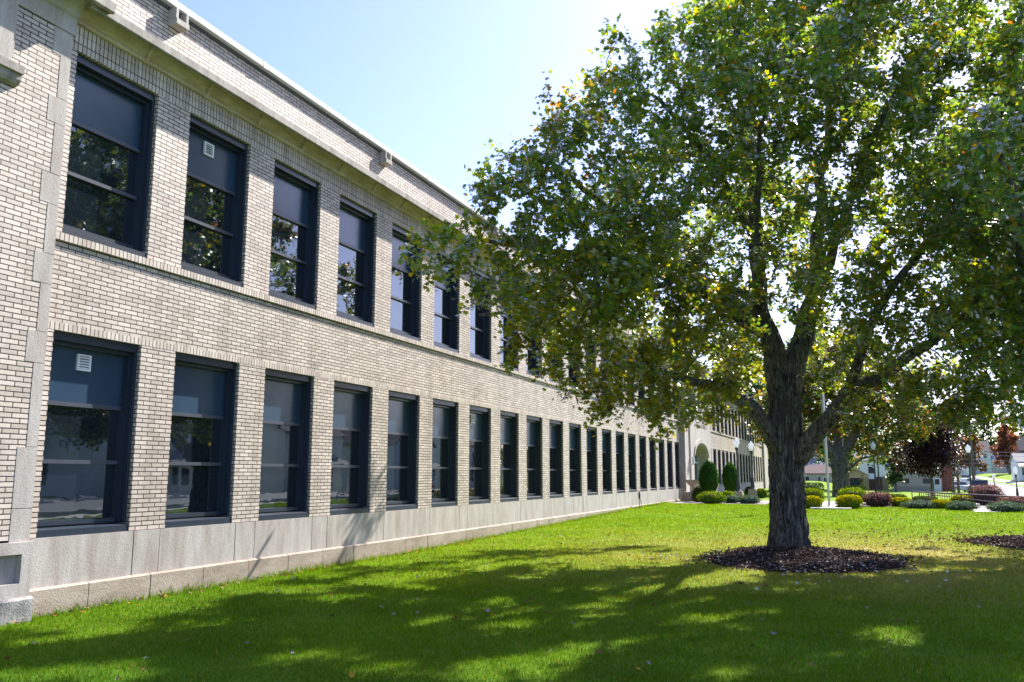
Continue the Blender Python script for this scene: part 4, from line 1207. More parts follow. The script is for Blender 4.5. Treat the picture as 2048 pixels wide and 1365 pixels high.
lamp('lamp post on brown plinth nearest the maple trunk', -6.05, 54.95, 3.50, .55)
lamp('lamp post above the purple barberry, shorter of the two', 1.18, 68, 4.02, .0)
lamp('lamp post above the purple barberry, taller of the two', 1.50, 72, 4.62, .0)
lamp('tall lamp post behind the large barberry at the railing', 7.18, 66.6, 3.66, .0)
lamp('lamp post at the right edge of the view over the lawn bank', 10.45, 70.2, 2.15, .0, s=.8)
lamp('short lamp post in front of the sloping lawn by the street', 14.08, 109.1, 2.63, .0)
lamp('short lamp post beside the utility pole and parked cars', 13.89, 124.2, 2.45, .0)

fp = thing('flagpole', 'pale metal flagpole rising from a concrete slab among golden bushes', 'flagpole', (-1.22, 40.18, .25))
MB().lathe([(.11, 0), (.11, .06), (.055, .10), (.052, 4.0), (.035, 8.8), (.03, 9.0)], 14).build('pole', simple('brushed_aluminium', (.55, .56, .58), rough=.35, metal=.6), fp, smooth=True)
MB().lathe([(.01, 9.0), (.06, 9.05), (.075, 9.10), (.06, 9.15), (.01, 9.2)], 12).build('finial', simple('gilt_ball', (.5, .36, .1), rough=.3, metal=.8), fp, smooth=True)
MB().tube([(-.07, -.03, 1.2), (-.10, -.03, 4), (-.05, -.02, 8.8)], .008, 5).build('halyard', simple('rope', (.45, .44, .42)), fp)
# flag hanging limp: stripes and a blue field
FU, FVn = 40, 39
V = []; FT = []
for i in range(FU + 1):
    for j in range(FVn + 1):
        u, v = i / FU, j / FVn
        x = .06 + .32 * u + .05 * math.sin(u * 16 + v * 3)
        yv = .16 * math.sin(u * 13 + v * 2.2) * (.3 + u)
        V.append((x * .9, yv, 8.6 - 1.5 * (1 - v) * (1 - .12 * u) - 1.75 * u ** 1.1))
F = []; cols = []
for i in range(FU):
    for j in range(FVn):
        a = i * (FVn + 1) + j
        F.append((a, a + FVn + 1, a + FVn + 2, a + 1))
        u, v = i / FU, j / FVn
        if u < .4 and v >= 18 / 39:
            c = (.7, .7, .7) if (i % 3 == 1 and (j + (i // 3) % 2 * 2) % 4 == 1) else (.02, .035, .16)
        else:
            c = (.5, .018, .03) if (j // 3) % 2 == 0 else (.75, .74, .72)
        cols.append(c)
V2 = np.array(V)[np.array(F).reshape(-1)]
F2 = np.arange(len(V2)).reshape(-1, 4)
fl = np_mesh('flag', V2, F2, leaf_mat('flag_cloth', trans=.4, boost=(1, 1, 1), gloss=0), None, tint=np.repeat(np.array(cols), 4, axis=0))
fl.location = (-1.22, 40.18, 2.0)
fl.scale = (.8, .8, .8)
tag(fl, 'red, white and blue striped flag hanging limp from the pole', 'flag')
slab = MB().box(-1.96, 38.9, -.1, -.32, 40.5, .30).build('flagpole_slab', m_conc, bevel=.02)
tag(slab, 'low pale concrete slab at the foot of the flagpole', 'slab')

up = thing('urn_planter', 'pale stone urn on a low brown wall by the entrance', 'urn', (-8.38, 47.6, .25))
MB().box(-.55, -.35, -.2, .35, .35, .50).build('pedestal', m_plinth, up, bevel=.02)
MB().lathe([(.20, .50), (.20, .56), (.10, .60), (.085, .72), (.12, .78), (.25, .86), (.36, .98), (.40, 1.10), (.42, 1.11), (.42, 1.16), (.37, 1.16), (.33, 1.10), (.01, 1.08)], 22).build('bowl', stone_mat('urn_stone', (.5, .42, .33)), up, smooth=True)

rl = thing('railing', 'brown metal ramp railing with vertical bars among the shrubs', 'railing', (3.0, 48, zt(3, 48)))
A_ = Vector((2.55, 49.0, 0)); B_ = Vector((8.4, 41.5, 0))
m_rail2 = simple('brown_rail_paint', (.05, .034, .03), rough=.5, var=.15)
O_ = rl.location
def onr(t, h): return tuple(A_.lerp(B_, t) + Vector((0, 0, h)) - Vector((O_.x, O_.y, O_.z)))
zt0, zt1 = .82, .66
MB().tube([onr(0, zt0), onr(1, zt1)], .036, 8).build('top_rail', m_rail2, rl)
MB().tube([onr(.10, zt0 - .10), onr(.55, .44), onr(.62, .36)], .022, 8).build('handrail', m_rail2, rl)
MB().tube([onr(.05, .22), onr(1, .20)], .018, 6).build('bottom_rail', m_rail2, rl)
for k in range(7):
    t_ = [0, .055, .12, .34, .56, .78, 1.0][k]
    MB().tube([onr(t_, .1), onr(t_, zt0 + (zt1 - zt0) * t_)], .024, 8).build('post', m_rail2, rl)
for k in range(58):
    t_ = .07 + .92 * k / 57
    MB().tube([onr(t_, .21), onr(t_, zt0 + (zt1 - zt0) * t_)], .014, 5).build('baluster', m_rail2, rl)

st = thing('garden_stand', 'small black metal three legged stand against the stone base', 'stand', (-8.95, 37.1, zt(-8.9, 37.1)))
m_iron = simple('black_iron', (.02, .02, .022), rough=.6)
MB().tube([(.05, .0, .42), (.05, .0, .60), (.04, .01, .78)], [.035, .05, .012], 8).build('head', m_iron, st)
for (a, b) in ((.10, -.18), (.16, .03), (.02, .14)):
    MB().tube([(.05, 0, .46), (a * .7 + .02, b * .6, .30), (a, b, -.03)], .013, 6).build('leg', m_iron, st)
MB().tube([(.08, -.11, .30), (.06, .08, .30)], .014, 6).build('crossbar', m_iron, st)

# ------------------------------------------------------------------ houses
def siding(name, c, step=.16):
    m, t, p, o = M(name)
    g_ = t.nodes.new('ShaderNodeNewGeometry'); sp = node(t, 'ShaderNodeSeparateXYZ'); t.links.new(g_.outputs['Position'], sp.inputs[0])
    md = node(t, 'ShaderNodeMath', operation='MODULO'); t.links.new(sp.outputs[2], md.inputs[0]); md.inputs[1].default_value = step
    dv = node(t, 'ShaderNodeMath', operation='DIVIDE'); t.links.new(md.outputs[0], dv.inputs[0]); dv.inputs[1].default_value = step
    t.links.new(mixc(t, 1.0, c, ramp(t, dv.outputs[0], [(.0, (.72, .72, .72)), (.12, (1, 1, 1))]), 'MULTIPLY'), p.inputs['Base Color'])
    p.inputs['Roughness'].default_value = .6
    bp = node(t, 'ShaderNodeBump', i_Strength=.5, i_Distance=.02); t.links.new(dv.outputs[0], bp.inputs['Height']); t.links.new(bp.outputs[0], p.inputs['Normal'])
    return m
m_sid_white = siding('white_siding', (.72, .72, .72)); m_sid_beige = siding('beige_siding', (.47, .41, .36), .22); m_sid_blue = siding('pale_blue_siding', (.50, .57, .66))
m_redbrick = simple('red_brick_plain', (.22, .06, .05), rough=.8, var=.25, scale=20)
m_roof_dark = simple('dark_shingles', (.06, .055, .065), rough=.9, var=.3, scale=8, bump=.5); m_roof_brown = simple('brown_shingles', (.10, .06, .065), rough=.9, var=.3, scale=8, bump=.5)
m_roof_grey = simple('grey_shingles', (.20, .20, .21), rough=.9, var=.25, scale=8, bump=.5)
m_trim = simple('white_trim', (.74, .74, .74), rough=.5, var=.04); m_maroon = simple('maroon_trim', (.14, .04, .05), rough=.6)
m_tan = simple('tan_siding', (.42, .30, .20), rough=.7, var=.08)
m_hglass = glass_mat('house_window_glass', (.03, .035, .04), 1.5, .02)

def house(name, label, x, y, w_, d, h, roof, rh, wall, roofm, z=None, rz=0.0, wins=(), trim=None, door=None, porch=None, cat='house', axis='x', over=.35):
    """front face at local -y; wins = (face, u, z, width, height); face f/l/r"""
    z = zt(x, y) - .1 if z is None else z
    t = thing(name, label, cat, (x, y, z), rz)
    m = MB(); a, b = w_ / 2, d / 2
    if roof == 'gable' and axis == 'x':           # ridge along x, gables on the sides
        m.prism([(-b, -.5), (b, -.5), (b, h), (0, h + rh), (-b, h)], 'x', -a, a)
    elif roof == 'gable':
        m.prism([(-a, -.5), (a, -.5), (a, h), (0, h + rh), (-a, h)], 'y', -b, b)
    else:
        m.box(-a, -b, -.5, a, b, h)
    m.build('wall', wall, t)
    r_ = MB(); th = .14
    if roof == 'gable':
        s = b if axis == 'x' else a
        k = rh / s
        for sg in (-1, 1):
            pr = [(sg * (s + over), h - over * k + .02), (0, h + rh + .02), (0, h + rh + th + .02), (sg * (s + over), h - over * k + th + .02)]
            r_.prism(pr, axis if axis == 'x' else 'y', -(a if axis == 'x' else b) - over, (a if axis == 'x' else b) + over)
    elif roof == 'hip':
        n = len(r_.v); e = over
        r_.v += [(-a - e, -b - e, h), (a + e, -b - e, h), (a + e, b + e, h), (-a - e, b + e, h), (-a * .45, 0, h + rh), (a * .45, 0, h + rh), (-a - e, -b - e, h - .15), (a + e, -b - e, h - .15), (a + e, b + e, h - .15), (-a - e, b + e, h - .15)]
        r_.f += [(0, 1, 5, 4), (1, 2, 5), (2, 3, 4, 5), (3, 0, 4), (6, 7, 1, 0), (7, 8, 2, 1), (8, 9, 3, 2), (9, 6, 0, 3), (9, 8, 7, 6)]
    else:
        r_.box(-a - .1, -b - .1, h + .001, a + .1, b + .1, h + .25)
    r_.build('roof', roofm, t)
    for (f, u, zz, ww, hh) in wins:
        o_, c_ = MB(), MB()
        if f == 'f':
            o_.box(u - ww / 2 - .08, -b - .05, zz - .08, u + ww / 2 + .08, -b + .02, zz + hh + .08); c_.box(u - ww / 2, -b - .07, zz, u + ww / 2, -b - .052, zz + hh)
        else:
            sx = -a if f == 'l' else a; e = -1 if f == 'l' else 1
            o_.box(min(sx, sx + e * .05), u - ww / 2 - .08, zz - .08, max(sx, sx + e * .05), u + ww / 2 + .08, zz + hh + .08); c_.box(min(sx + e * .052, sx + e * .07), u - ww / 2, zz, max(sx + e * .052, sx + e * .07), u + ww / 2, zz + hh)
        fo = o_.build('window', trim or m_trim, t); c_.build('pane', m_hglass, fo)
    if door:
        f, u, ww, hh, dmat = door
        if f == 'f':
            do = MB().box(u - ww / 2, -b - .06, 0, u + ww / 2, -b + .02, hh).build('door', dmat, t)
            MB().box(u - ww * .33, -b - .075, hh * .52, u + ww * .33, -b - .061, hh * .9).build('pane', m_hglass, do)
        else:
            sx = -a
            do = MB().box(sx - .06, u - ww / 2, 0, sx + .02, u + ww / 2, hh).build('door', dmat, t)
            MB().box(sx - .075, u - ww * .33, hh * .52, sx - .061, u + ww * .33, hh * .9).build('pane', m_hglass, do)
    if porch:
        f, u, ww, dp, ph, pm = porch
        p = MB()
        if f == 'f':
            p.prism([(-b - dp, ph), (-b - .01, ph + .7), (-b - .01, ph + .85), (-b - dp - .2, ph + .1)], 'x', u - ww / 2, u + ww / 2)
        else:
            p.prism([(-a - dp, ph), (-a - .01, ph + .7), (-a - .01, ph + .85), (-a - dp - .2, ph + .1)], 'y', u - ww / 2, u + ww / 2)
        po = p.build('porch_roof', pm, t)
        for k in range(3):
            q_ = u - ww / 2 + .15 + (ww - .3) * k / 2
            if f == 'f': MB().box(q_ - .09, -b - dp, -.3, q_ + .09, -b - dp + .18, ph - .01).build('porch_post', m_trim, t)
            else: MB().box(-a - dp, q_ - .09, -.3, -a - dp + .18, q_ + .09, ph - .01).build('porch_post', m_trim, t)
    return t
house('house', 'low house with brown hip roof and white shutters seen under the old maple', -6.6, 178, 9.5, 7, 2.7, 'hip', 1.7, m_sid_beige, m_roof_brown, z=-.75, wins=[('f', -3.0, .6, 1.9, 1.5), ('f', -.2, .7, .5, 1.4), ('f', 1.4, .4, .6, 1.7)], door=('f', .9, .9, 2.1, m_trim), porch=None)
house('house', 'grey gabled house rising behind the brown hip roof', -9.5, 200, 12, 8, 4.0, 'gable', 2.2, m_sid_beige, m_roof_grey, z=-.5)
gar = house('garage', 'tan garage with a wide black door opening beside the old maple', -.25, 168, 3.7, 5, 2.35, 'gable', 1.0, m_tan, m_roof_grey, z=-.75, cat='garage', axis='y')
MB().box(-1.45, -2.56, .0, 1.25, -2.45, 1.85).build('garage_door', simple('black_opening', (.012, .013, .016), rough=.5), gar)
house('house', 'white two storey house behind the garage and gate', 3.6, 205, 8.5, 8, 5.3, 'gable', 2.0, m_sid_white, m_roof_grey, z=-.55, wins=[('f', -.8, 2.6, 1.0, 1.3), ('f', 2.6, 3.2, 1.1, 1.2), ('f', 1.2, .5, 2.2, 1.2)], trim=m_maroon)
gp_ = thing('gate', 'brown timber gate between two yellow stone pillars', 'gate', (2.65, 150, -.75))
m_ystone = stone_mat('yellow_pillar_stone', (.42, .33, .19))
for xx in (-1.45, 1.40):
    pi_ = MB().box(xx - .42, -.42, -.3, xx + .42, .42, 2.05).build('pillar', m_ystone, gp_)
    MB().box(xx - .5, -.5, 2.051, xx + .5, .5, 2.2).build('pillar_cap', m_conc, pi_)
MB().box(-1.02, -.08, -.1, .97, .08, 1.75).build('gate_leaf', simple('brown_timber', (.13, .06, .045), rough=.7, stretch=(12, 1, 1)), gp_)
house('beige_building', 'beige sided building with small maroon windows and a white door', 8.3, 145.5, 6.4, 8, 5.2, 'gable', 1.6, m_sid_beige, m_roof_dark, z=-.85, wins=[('f', -1.7, 1.35, .85, .55), ('f', 1.15, 1.35, .85, .55)], trim=m_maroon, door=('f', 2.55, .98, 2.1, m_trim), cat='building', axis='x')
house('brick_building', 'dark red brick end wall beside the beige building', 12.25, 146.5, 1.45, 8, 4.6, 'flat', .3, m_redbrick, m_roof_dark, z=-.85, cat='building')
house('house', 'pale blue gabled house with a porch beyond the street', 34.4, 292, 4.6, 10, 6.6, 'gable', 3.0, m_sid_blue, m_roof_dark, wins=[('f', -.9, 4.6, .8, 1.3), ('f', .9, 4.6, .8, 1.3), ('f', 0, .9, 1.1, 1.4)], porch=('f', -2.4, 5.6, 2.0, 2.5, m_roof_grey))
house('house', 'white gabled far house behind the brown tree', 29.2, 305, 7, 9, 6.0, 'gable', 3.2, m_sid_blue, m_roof_grey, wins=[('f', -1.5, 3.8, .9, 1.3), ('f', 1.5, 3.8, .9, 1.3), ('f', -1.5, .9, .9, 1.3)], axis='y')
house('house', 'red sided house with white porch rails at the right edge', 43.6, 262, 7.5, 9, 6.2, 'gable', 3.4, m_redbrick, m_roof_dark, wins=[('f', -2.2, 3.9, 1.0, 1.4), ('f', .2, 3.9, 1.0, 1.4)], porch=('f', -1.0, 7.5, 2.2, 2.7, m_roof_grey))
house('house', 'cream porch house at the right edge beyond the lawn bank', 33.2, 205, 5.6, 8, 3.4, 'gable', 1.7, m_sid_white, m_roof_grey, wins=[('f', -1.6, .8, 1.0, 1.4), ('f', .6, .8, 1.0, 1.4)], porch=('f', 0, 5.6, 1.6, 2.5, m_trim))
house('house', 'low beige house glimpsed behind the red tree', 44.5, 335, 13, 8, 4.2, 'gable', 2.6, m_sid_beige, m_roof_grey, wins=[('f', -3.2, .9, 1.3, 1.4), ('f', 2.8, .9, 1.3, 1.4)])
# the houses over the street that the windows mirror
for i, (yy, ww_, hh_, rr_, wl, rf, lab) in enumerate([(47, 11, 5.2, 2.6, m_sid_white, m_roof_grey, 'white house with side awning across the street, nearest the camera'), (66, 9, 5.4, 3.0, m_sid_white, m_roof_dark, 'white gabled house across the street, second from the camera'), (85, 9, 5.0, 2.8, m_sid_blue, m_roof_dark, 'pale house with dark roof across the street, third from the camera'), (103, 10, 5.4, 2.8, m_sid_white, m_roof_brown, 'white porch house across the street, fourth from the camera')]):
    house('street_house', lab, 31.5, yy, 9, ww_, hh_, 'gable', rr_, wl, rf, z=0, wins=[('l', -2.6, .9, 1.0, 1.5), ('l', 2.3, .9, 1.6, 1.3), ('l', -2.0, 3.5, .9, 1.2), ('l', 1.8, 3.5, .9, 1.2), ('f', 0, .9, 1, 1.5)], door=('l', .2, .95, 2.1, m_maroon), porch=('l', .4, ww_ * .62, 1.8, 2.5, m_roof_grey), axis='y' if i % 2 else 'x')

# ------------------------------------------------------------------ cars, poles, wires
m_tyre = simple('tyre_rubber', (.02, .02, .02), rough=.85); m_rim = simple('alloy_rim', (.45, .46, .48), rough=.3, metal=.7)
m_cglass = glass_mat('car_glass', (.02, .025, .03), 1.5, 0.0)
def paint(name, c):
    m, t, p, o = M(name)
    n = node(t, 'ShaderNodeTexNoise', i_Scale=3.0); t.links.new(ramp(t, n.outputs[0], [(.3, tuple(x * .93 for x in c)), (.7, c)]), p.inputs['Base Color'])
    p.inputs['Roughness'].default_value = .3; p.inputs['Coat Weight'].default_value = 1.0; p.inputs['Coat Roughness'].default_value = .05
    return m
m_red_l = simple('red_lamp_lens', (.45, .02, .02), rough=.2); m_wh_l = simple('clear_lamp_lens', (.75, .76, .78), rough=.15)
def car(name, label, x, y, rz, pm, kind='sedan'):
    L, W_, = 4.7, 1.82
    if kind == 'pickup': L, W_ = 5.7, 1.98
    z = zt(x, y) + .03
    t = thing(name, label, 'car' if kind != 'pickup' else 'truck', (x, y, z), rz, group='cars along the street')
    h = L / 2
    if kind == 'sedan': prof = [(-h, .32), (-h, .72), (-h + .15, .92), (-h + .95, .98), (h - 1.35, .93), (h - .25, .80), (h, .62), (h, .32)]; cab = [(-h + .75, .97), (-h + 1.35, 1.40), (-h + 2.55, 1.44), (h - 1.25, .93)]
    elif kind == 'suv': prof = [(-h, .40), (-h, 1.0), (-h + .08, 1.08), (h - 1.3, 1.06), (h - .2, .92), (h, .75), (h, .40)]; cab = [(-h + .1, 1.07), (-h + .35, 1.62), (-h + 2.7, 1.66), (h - 1.2, 1.05)]
    else: prof = [(-h, .48), (-h, 1.12), (h - 1.5, 1.12), (h - .2, 1.02), (h, .85), (h, .48)]; cab = [(-h + 2.2, 1.11), (-h + 2.35, 1.75), (h - 2.15, 1.78), (h - 1.45, 1.11)]
    MB().prism(prof, 'y', -W_ / 2, W_ / 2).build('body', pm, t, bevel=.06, smooth=True)
    wi = W_ / 2 - .14
    MB().prism([(a, b - .02) for a, b in cab], 'y', -wi, wi).build('window', m_cglass, t, bevel=.03)
    (c1, z1), (c2, z2) = cab[1], cab[2]
    MB().box(c1 - .02, -wi + .04, z1 - .03, c2 + .02, wi - .04, z2 + .02).build('roof', pm, t, bevel=.02)
    for wx in (-h + .95, h - .95):
        for sg in (-1, 1):
            rr_ = .33 if kind != 'pickup' else .39
            wh = MB().prism([(wx + rr_ * math.cos(k * .2618), rr_ + rr_ * math.sin(k * .2618)) for k in range(24)], 'y', sg * (W_ / 2 - .22), sg * (W_ / 2 + .012)).build('wheel', m_tyre, t)
            MB().prism([(wx + rr_ * .62 * math.cos(k * .2618), rr_ + rr_ * .62 * math.sin(k * .2618)) for k in range(24)], 'y', sg * (W_ / 2 + .0125), sg * (W_ / 2 + .03)).build('rim', m_rim, wh)
    zl = prof[1][1] - .12
    for sg in (-1, 1):
        MB().box(-h - .02, sg * (W_ / 2 - .38), zl - .1, -h + .08, sg * (W_ / 2 - .08), zl + .1).build('tail_light', m_red_l, t)
        MB().box(h - .08, sg * (W_ / 2 - .42), .60, h + .02, sg * (W_ / 2 - .10), .76).build('headlight', m_wh_l, t)
    MB().box(-h - .05, -W_ / 2 + .1, .34, -h + .02, W_ / 2 - .1, .54).build('bumper', m_rim if kind == 'pickup' else pm, t)
    return t
car('parked_car', 'dark grey pickup truck parked nearest, tail towards the railing', 13.4, 116, R(92), paint('slate_paint', (.10, .12, .15)), 'pickup')
car('parked_car', 'silver car mostly hidden behind the brick wall and poles', 13.2, 136, R(91), paint('silver_paint', (.45, .47, .5)), 'sedan')
car('parked_car', 'white car parked on the street, turned towards the view', 19.6, 176, R(-70), paint('white_paint', (.78, .78, .78)), 'sedan')
car('parked_car', 'white car farthest up the street beside the lawn', 20.6, 200, R(-88), paint('white_paint_b', (.75, .75, .76)), 'suv')

m_pole = simple('weathered_pole_wood', (.13, .10, .08), rough=.9, var=.3, scale=6, stretch=(6, 6, .5))
def upole(label, x, y, H, r_=.15, arm=True):
    t = thing('utility_pole', label, 'utility pole', (x, y, zt(x, y)), group='wooden utility poles')
    MB().lathe([(r_ * 1.15, -.2), (r_, 2), (r_ * .75, H)], 12).build('post', m_pole, t, smooth=True)
    if arm:
        MB().box(-1.1, -.06, H - .7, 1.1, .06, H - .56).build('crossarm', m_pole, t)
        for k in (-.95, -.4, .4, .95):
            MB().lathe([(.035, H - .56), (.05, H - .5), (.03, H - .44)], 8, k, 0).build('insulator', m_trim, t)
    return t
upole('slim wooden utility pole rising through the plum tree', 11.4, 124.5, 9.6, .13, False)
upole('dark utility pole right of the plum tree', 11.5, 119.5, 9.4, .15)
upole('wooden utility pole beside the short lamp post and pickup', 13.0, 117.3, 9.2, .17)
sp_post = thing('sign_post', 'thin black post in front of the parked silver car', 'post', (10.6, 124, zt(10.6, 124)))
MB().tube([(0, 0, -.1), (0, 0, 2.6)], .045, 8).build('post', m_black, sp_post)
MB().box(-.02, -.05, 2.2, .02, .05, 2.62).build('cap', m_black, sp_post)
m_wire = simple('grey_wire', (.30, .30, .32), rough=.4)
for i, (h0, h1, lab) in enumerate([(4.6, 4.6, 'topmost overhead wire crossing the street'), (4.25, 4.15, 'second overhead wire from the top crossing the street'), (3.75, 3.5, 'middle overhead wire sagging over the street'), (3.3, 3.1, 'fourth overhead wire from the top over the street'), (2.85, 2.55, 'lowest overhead wire hanging before the red tree')]):
    y_ = 117.6 + i * .4
    pts = []
    for k in range(25):
        u = k / 24
        pts.append((9.0 + 40 * u, y_ + 10 * u, h0 + (h1 - h0) * u - .35 * math.sin(math.pi * min(1, u * 1.0)) * (1 + .3 * i)))
    tag(MB().tube(pts, .022, 5).build('overhead_wire', m_wire), lab, 'wire', group='overhead wires')

# ------------------------------------------------------------------ mulch, fallen leaves, grass
def mulch(name, label, cx, cy, a, b, tx, ty, hgt, seed):
    r = np.random.default_rng(seed)
    V = []; F = []
    NR, NA = 16, 56
    def hz(x, y):
        d = math.hypot(x - tx, y - ty)
        e = math.hypot((x - cx) / a, (y - cy) / b)
        return zt(x, y) + .015 + hgt * math.exp(-(d / 1.1) ** 2) * max(0, 1 - e * .6) + .05 * max(0, 1 - e) + .018 * noise.noise(Vector((x * 4, y * 4, 0)))
    for i in range(NR + 1):
        for j in range(NA):
            an = 2 * math.pi * j / NA
            k = i / NR * (1 + .16 * noise.noise(Vector((math.cos(an) * 1.7, math.sin(an) * 1.7, seed))) + .07 * noise.noise(Vector((math.cos(an) * 6, math.sin(an) * 6, seed))))
            x = cx + a * k * math.cos(an); y = cy + b * k * math.sin(an)
            V.append((x, y, hz(x, y) - (.03 if i == NR else 0)))
    for i in range(NR):
        for j in range(NA):
            F.append((i * NA + j, i * NA + (j + 1) % NA, (i + 1) * NA + (j + 1) % NA, (i + 1) * NA + j))
    n = 7000
    th = r.uniform(0, 6.283, n); k = np.sqrt(r.uniform(0, 1, n)) * (1 + .10 * r.normal(size=n)) + (r.uniform(0, 1, n) < .06) * r.uniform(0, .25, n)
    X = cx + a * k * np.cos(th); Y = cy + b * k * np.sin(th)
    C = np.array([(x, y, hz(x, y) + .012) for x, y in zip(X, Y)])
    chip = np.array([(-.5, 0), (.5, 0), (.4, 1.6), (-.4, 1.5)], np.float32) * .8
    d = r.normal(size=(n, 3)); d[:, 2] *= .45; d /= np.linalg.norm(d, axis=1, keepdims=True)
    up_ = np.tile((0, 0, 1.0), (n, 1)) + r.normal(size=(n, 3)) * .35
    sd = np.cross(d, up_); sd /= np.linalg.norm(sd, axis=1, keepdims=True)
    nn = np.cross(sd, d)
    s = r.uniform(.014, .034, n)[:, None, None]
    base = chip[None, :, 0:1] * sd[:, None, :] * s + chip[None, :, 1:2] * d[:, None, :] * s * 1.4
    lo = C[:, None, :] + base; hi = lo + nn[:, None, :] * s * .35
    VV = np.concatenate([lo, hi], 1).reshape(-1, 3)
    fq = np.array([(3, 2, 1, 0), (4, 5, 6, 7), (0, 1, 5, 4), (1, 2, 6, 5), (2, 3, 7, 6), (3, 0, 4, 7)])
    FF = ((np.arange(n) * 8)[:, None, None] + fq[None]).reshape(-1, 4)
    tint = pick(n, [(.045, .034, .034), (.085, .062, .056), (.15, .115, .10), (.38, .36, .34)], [.46, .32, .15, .07], r=r)
    b0 = len(V)
    V2 = np.concatenate([np.array(V), VV]); F2 = np.concatenate([np.array(F), FF + b0])
    T2 = np.concatenate([np.tile((.035, .024, .021), (b0, 1)), np.repeat(tint, 8, axis=0)])
    o = np_mesh(name, V2, F2, m_litter, tint=T2)
    return tag(o, label, 'mulch', kind='stuff')
mulch('mulch_ring', 'dark mulch mound at the foot of the large maple', -1.1, 18.15, 1.9, 2.3, -1.5, 19.74, .15, 5)
mulch('mulch_ring', 'brown mulch ring at the right edge of the lawn', 4.55, 23.75, 2.25, 2.1, 4.7, 24, .18, 6)

def litter():
    r = np.random.default_rng(77)
    C = []; T = []; S = []
    def add(n, fx, fy, cols, probs, s0):
        for _ in range(n):
            x, y = fx(), fy()
            if x < -9.0: continue
            C.append((x, y, zt(x, y) + .05)); S.append(s0)
        k = len(C) - len(T)
        if k: T.extend(list(pick(k, cols, probs, r=r)))
    add(300, lambda: r.uniform(-8.5, 6), lambda: r.uniform(4.5, 20), [(.27, .24, .20), (.18, .09, .04), (.34, .20, .03)], [.35, .45, .2], .06)
    add(120, lambda: r.normal(-1.0, 1.4), lambda: r.normal(16.8, 1.4), [(.52, .52, .54), (.3, .2, .1)], [.75, .25], .055)
    add(560, lambda: r.normal(2.2, 1.9), lambda: r.normal(24.2, 2.2), [(.12, .06, .045), (.2, .11, .06), (.4, .38, .36)], [.6, .3, .1], .065)
    add(150, lambda: r.uniform(-8, 8), lambda: r.uniform(18, 40), [(.14, .08, .05), (.4, .38, .35), (.4, .25, .03)], [.6, .25, .15], .085)
    add(220, lambda: -8.98 + abs(r.normal()) * .16, lambda: r.uniform(5, 44), [(.16, .09, .05), (.28, .2, .12), (.34, .20, .03)], [.5, .3, .2], .06)
    C = np.array(C); T = np.array(T); S = np.array(S)
    o = leaves('fallen_leaves', C, S, T, m_litter, None, r=r, upbias=2.2, droop=0, curl=-.5)
    tag(o, 'pale and brown fallen maple leaves scattered over the lawn', 'fallen leaves', kind='stuff')
litter()

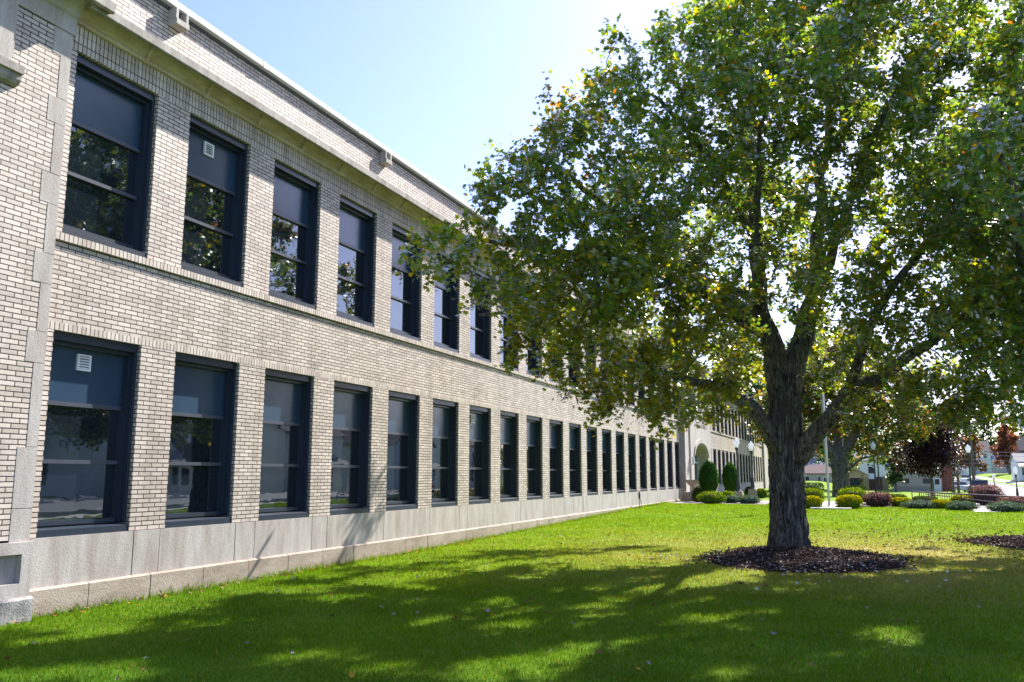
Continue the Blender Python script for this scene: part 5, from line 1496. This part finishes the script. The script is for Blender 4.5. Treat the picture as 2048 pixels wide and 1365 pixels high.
def grass():
    r = np.random.default_rng(5)
    P = []; H = []; Wd = []
    def patch(y0, y1, dens, h, wd):
        xa, xb = -9.12, .25 * y1 + 2.5
        n = int((xb - xa) * (y1 - y0) * dens)
        x = r.uniform(xa, xb, n); y = r.uniform(y0, y1, n)
        ok = (x > -1.42 * y - 1) & (x < .20 * y + 2.2)
        for (cx, cy, a, b) in ((-1.1, 18.15, 1.95, 2.3), (4.55, 23.75, 2.2, 2.05)):
            ok &= ((x - cx) / a) ** 2 + ((y - cy) / b) ** 2 > 1
        ok &= ~((x > -2.0) & (x < -.28) & (y > 38.85))
        ok &= ~((x < -4.2) & (y > 43.4)) & ~((x > 0) & (y > 42.2)) & ~((x > 4.1) & (x < 5.6) & (y > 38.3))
        ok &= (y < 46.5)
        x, y = x[ok], y[ok]
        P.append(np.stack([x, y], -1)); H.append(np.full(len(x), h)); Wd.append(np.full(len(x), wd))
    patch(2.4, 8, 3400, .046, .0048)
    patch(8, 13, 1900, .048, .007)
    patch(13, 20, 950, .05, .010)
    patch(20, 30, 520, .055, .012)
    patch(30, 46.5, 330, .05, .016)
    # a longer fringe along the wall
    n = 6000
    x = -9.12 + np.abs(r.normal(size=n)) * .06; y = r.uniform(3, 44, n)
    P.append(np.stack([x, y], -1)); H.append(r.uniform(.07, .15, n)); Wd.append(np.full(n, .009))
    P = np.concatenate(P); H = np.concatenate(H); Wd = np.concatenate(Wd)
    n = len(P)
    # colour and height from a lookup grid of the lawn functions
    xs = np.arange(-10, 16.01, .25); ys = np.arange(2, 48.01, .25)
    CG = np.array([[lawn_colour(a, b) for a in xs] for b in ys]); DG = np.array([[dry(a, b) for a in xs] for b in ys]); ZG = np.array([[zt(a, b) for a in xs] for b in ys])
    ix = np.clip(((P[:, 0] + 10) / .25 + r.uniform(0, 1, n)).astype(int), 0, len(xs) - 1); iy = np.clip(((P[:, 1] - 2) / .25 + r.uniform(0, 1, n)).astype(int), 0, len(ys) - 1)
    c = CG[iy, ix]; d = DG[iy, ix]
    z = np.array([zt(a, b) for a, b in zip(np.zeros(n), P[:, 1])])
    c = c * r.uniform(.7, 1.35, (n, 1)) * (1 + r.normal(size=(n, 3)) * .06)
    st = (r.uniform(0, 1, n) < .025 + .25 * d)
    c[st] = G_STRAW * r.uniform(.7, 1.3, (st.sum(), 1))
    hm = np.array([noise.noise(Vector((a * .9, b * .9, 2))) for a, b in P])
    H = H * r.uniform(.55, 1.2, n) * (1 - .35 * d) * (1 + .35 * hm)
    an = r.uniform(0, 6.283, n); tw = an + r.normal(size=n) * .6
    le = r.uniform(.15, .95, n) * H
    B = np.stack([P[:, 0], P[:, 1], z - .005], -1)
    sd = np.stack([-np.sin(tw), np.cos(tw), np.zeros(n)], -1) * (Wd * .5)[:, None]
    md = B + np.stack([np.cos(an) * le * .35, np.sin(an) * le * .35, H * .6], -1)
    tp = B + np.stack([np.cos(an) * le, np.sin(an) * le, H], -1)
    V = np.stack([B - sd, B + sd, md + sd * .8, md - sd * .8, tp], 1).reshape(-1, 3)
    k = (np.arange(n) * 5)[:, None, None]
    F = (k + np.array([(0, 1, 2), (0, 2, 3), (3, 2, 4)])[None]).reshape(-1, 3)
    o = np_mesh('grass', V, F, m_blade, tint=np.repeat(np.clip(c, .004, .8), 5, axis=0))
    tag(o, 'short mown green grass with dry blades on the lawn', 'grass', kind='stuff')
    print('blades', n)
grass()
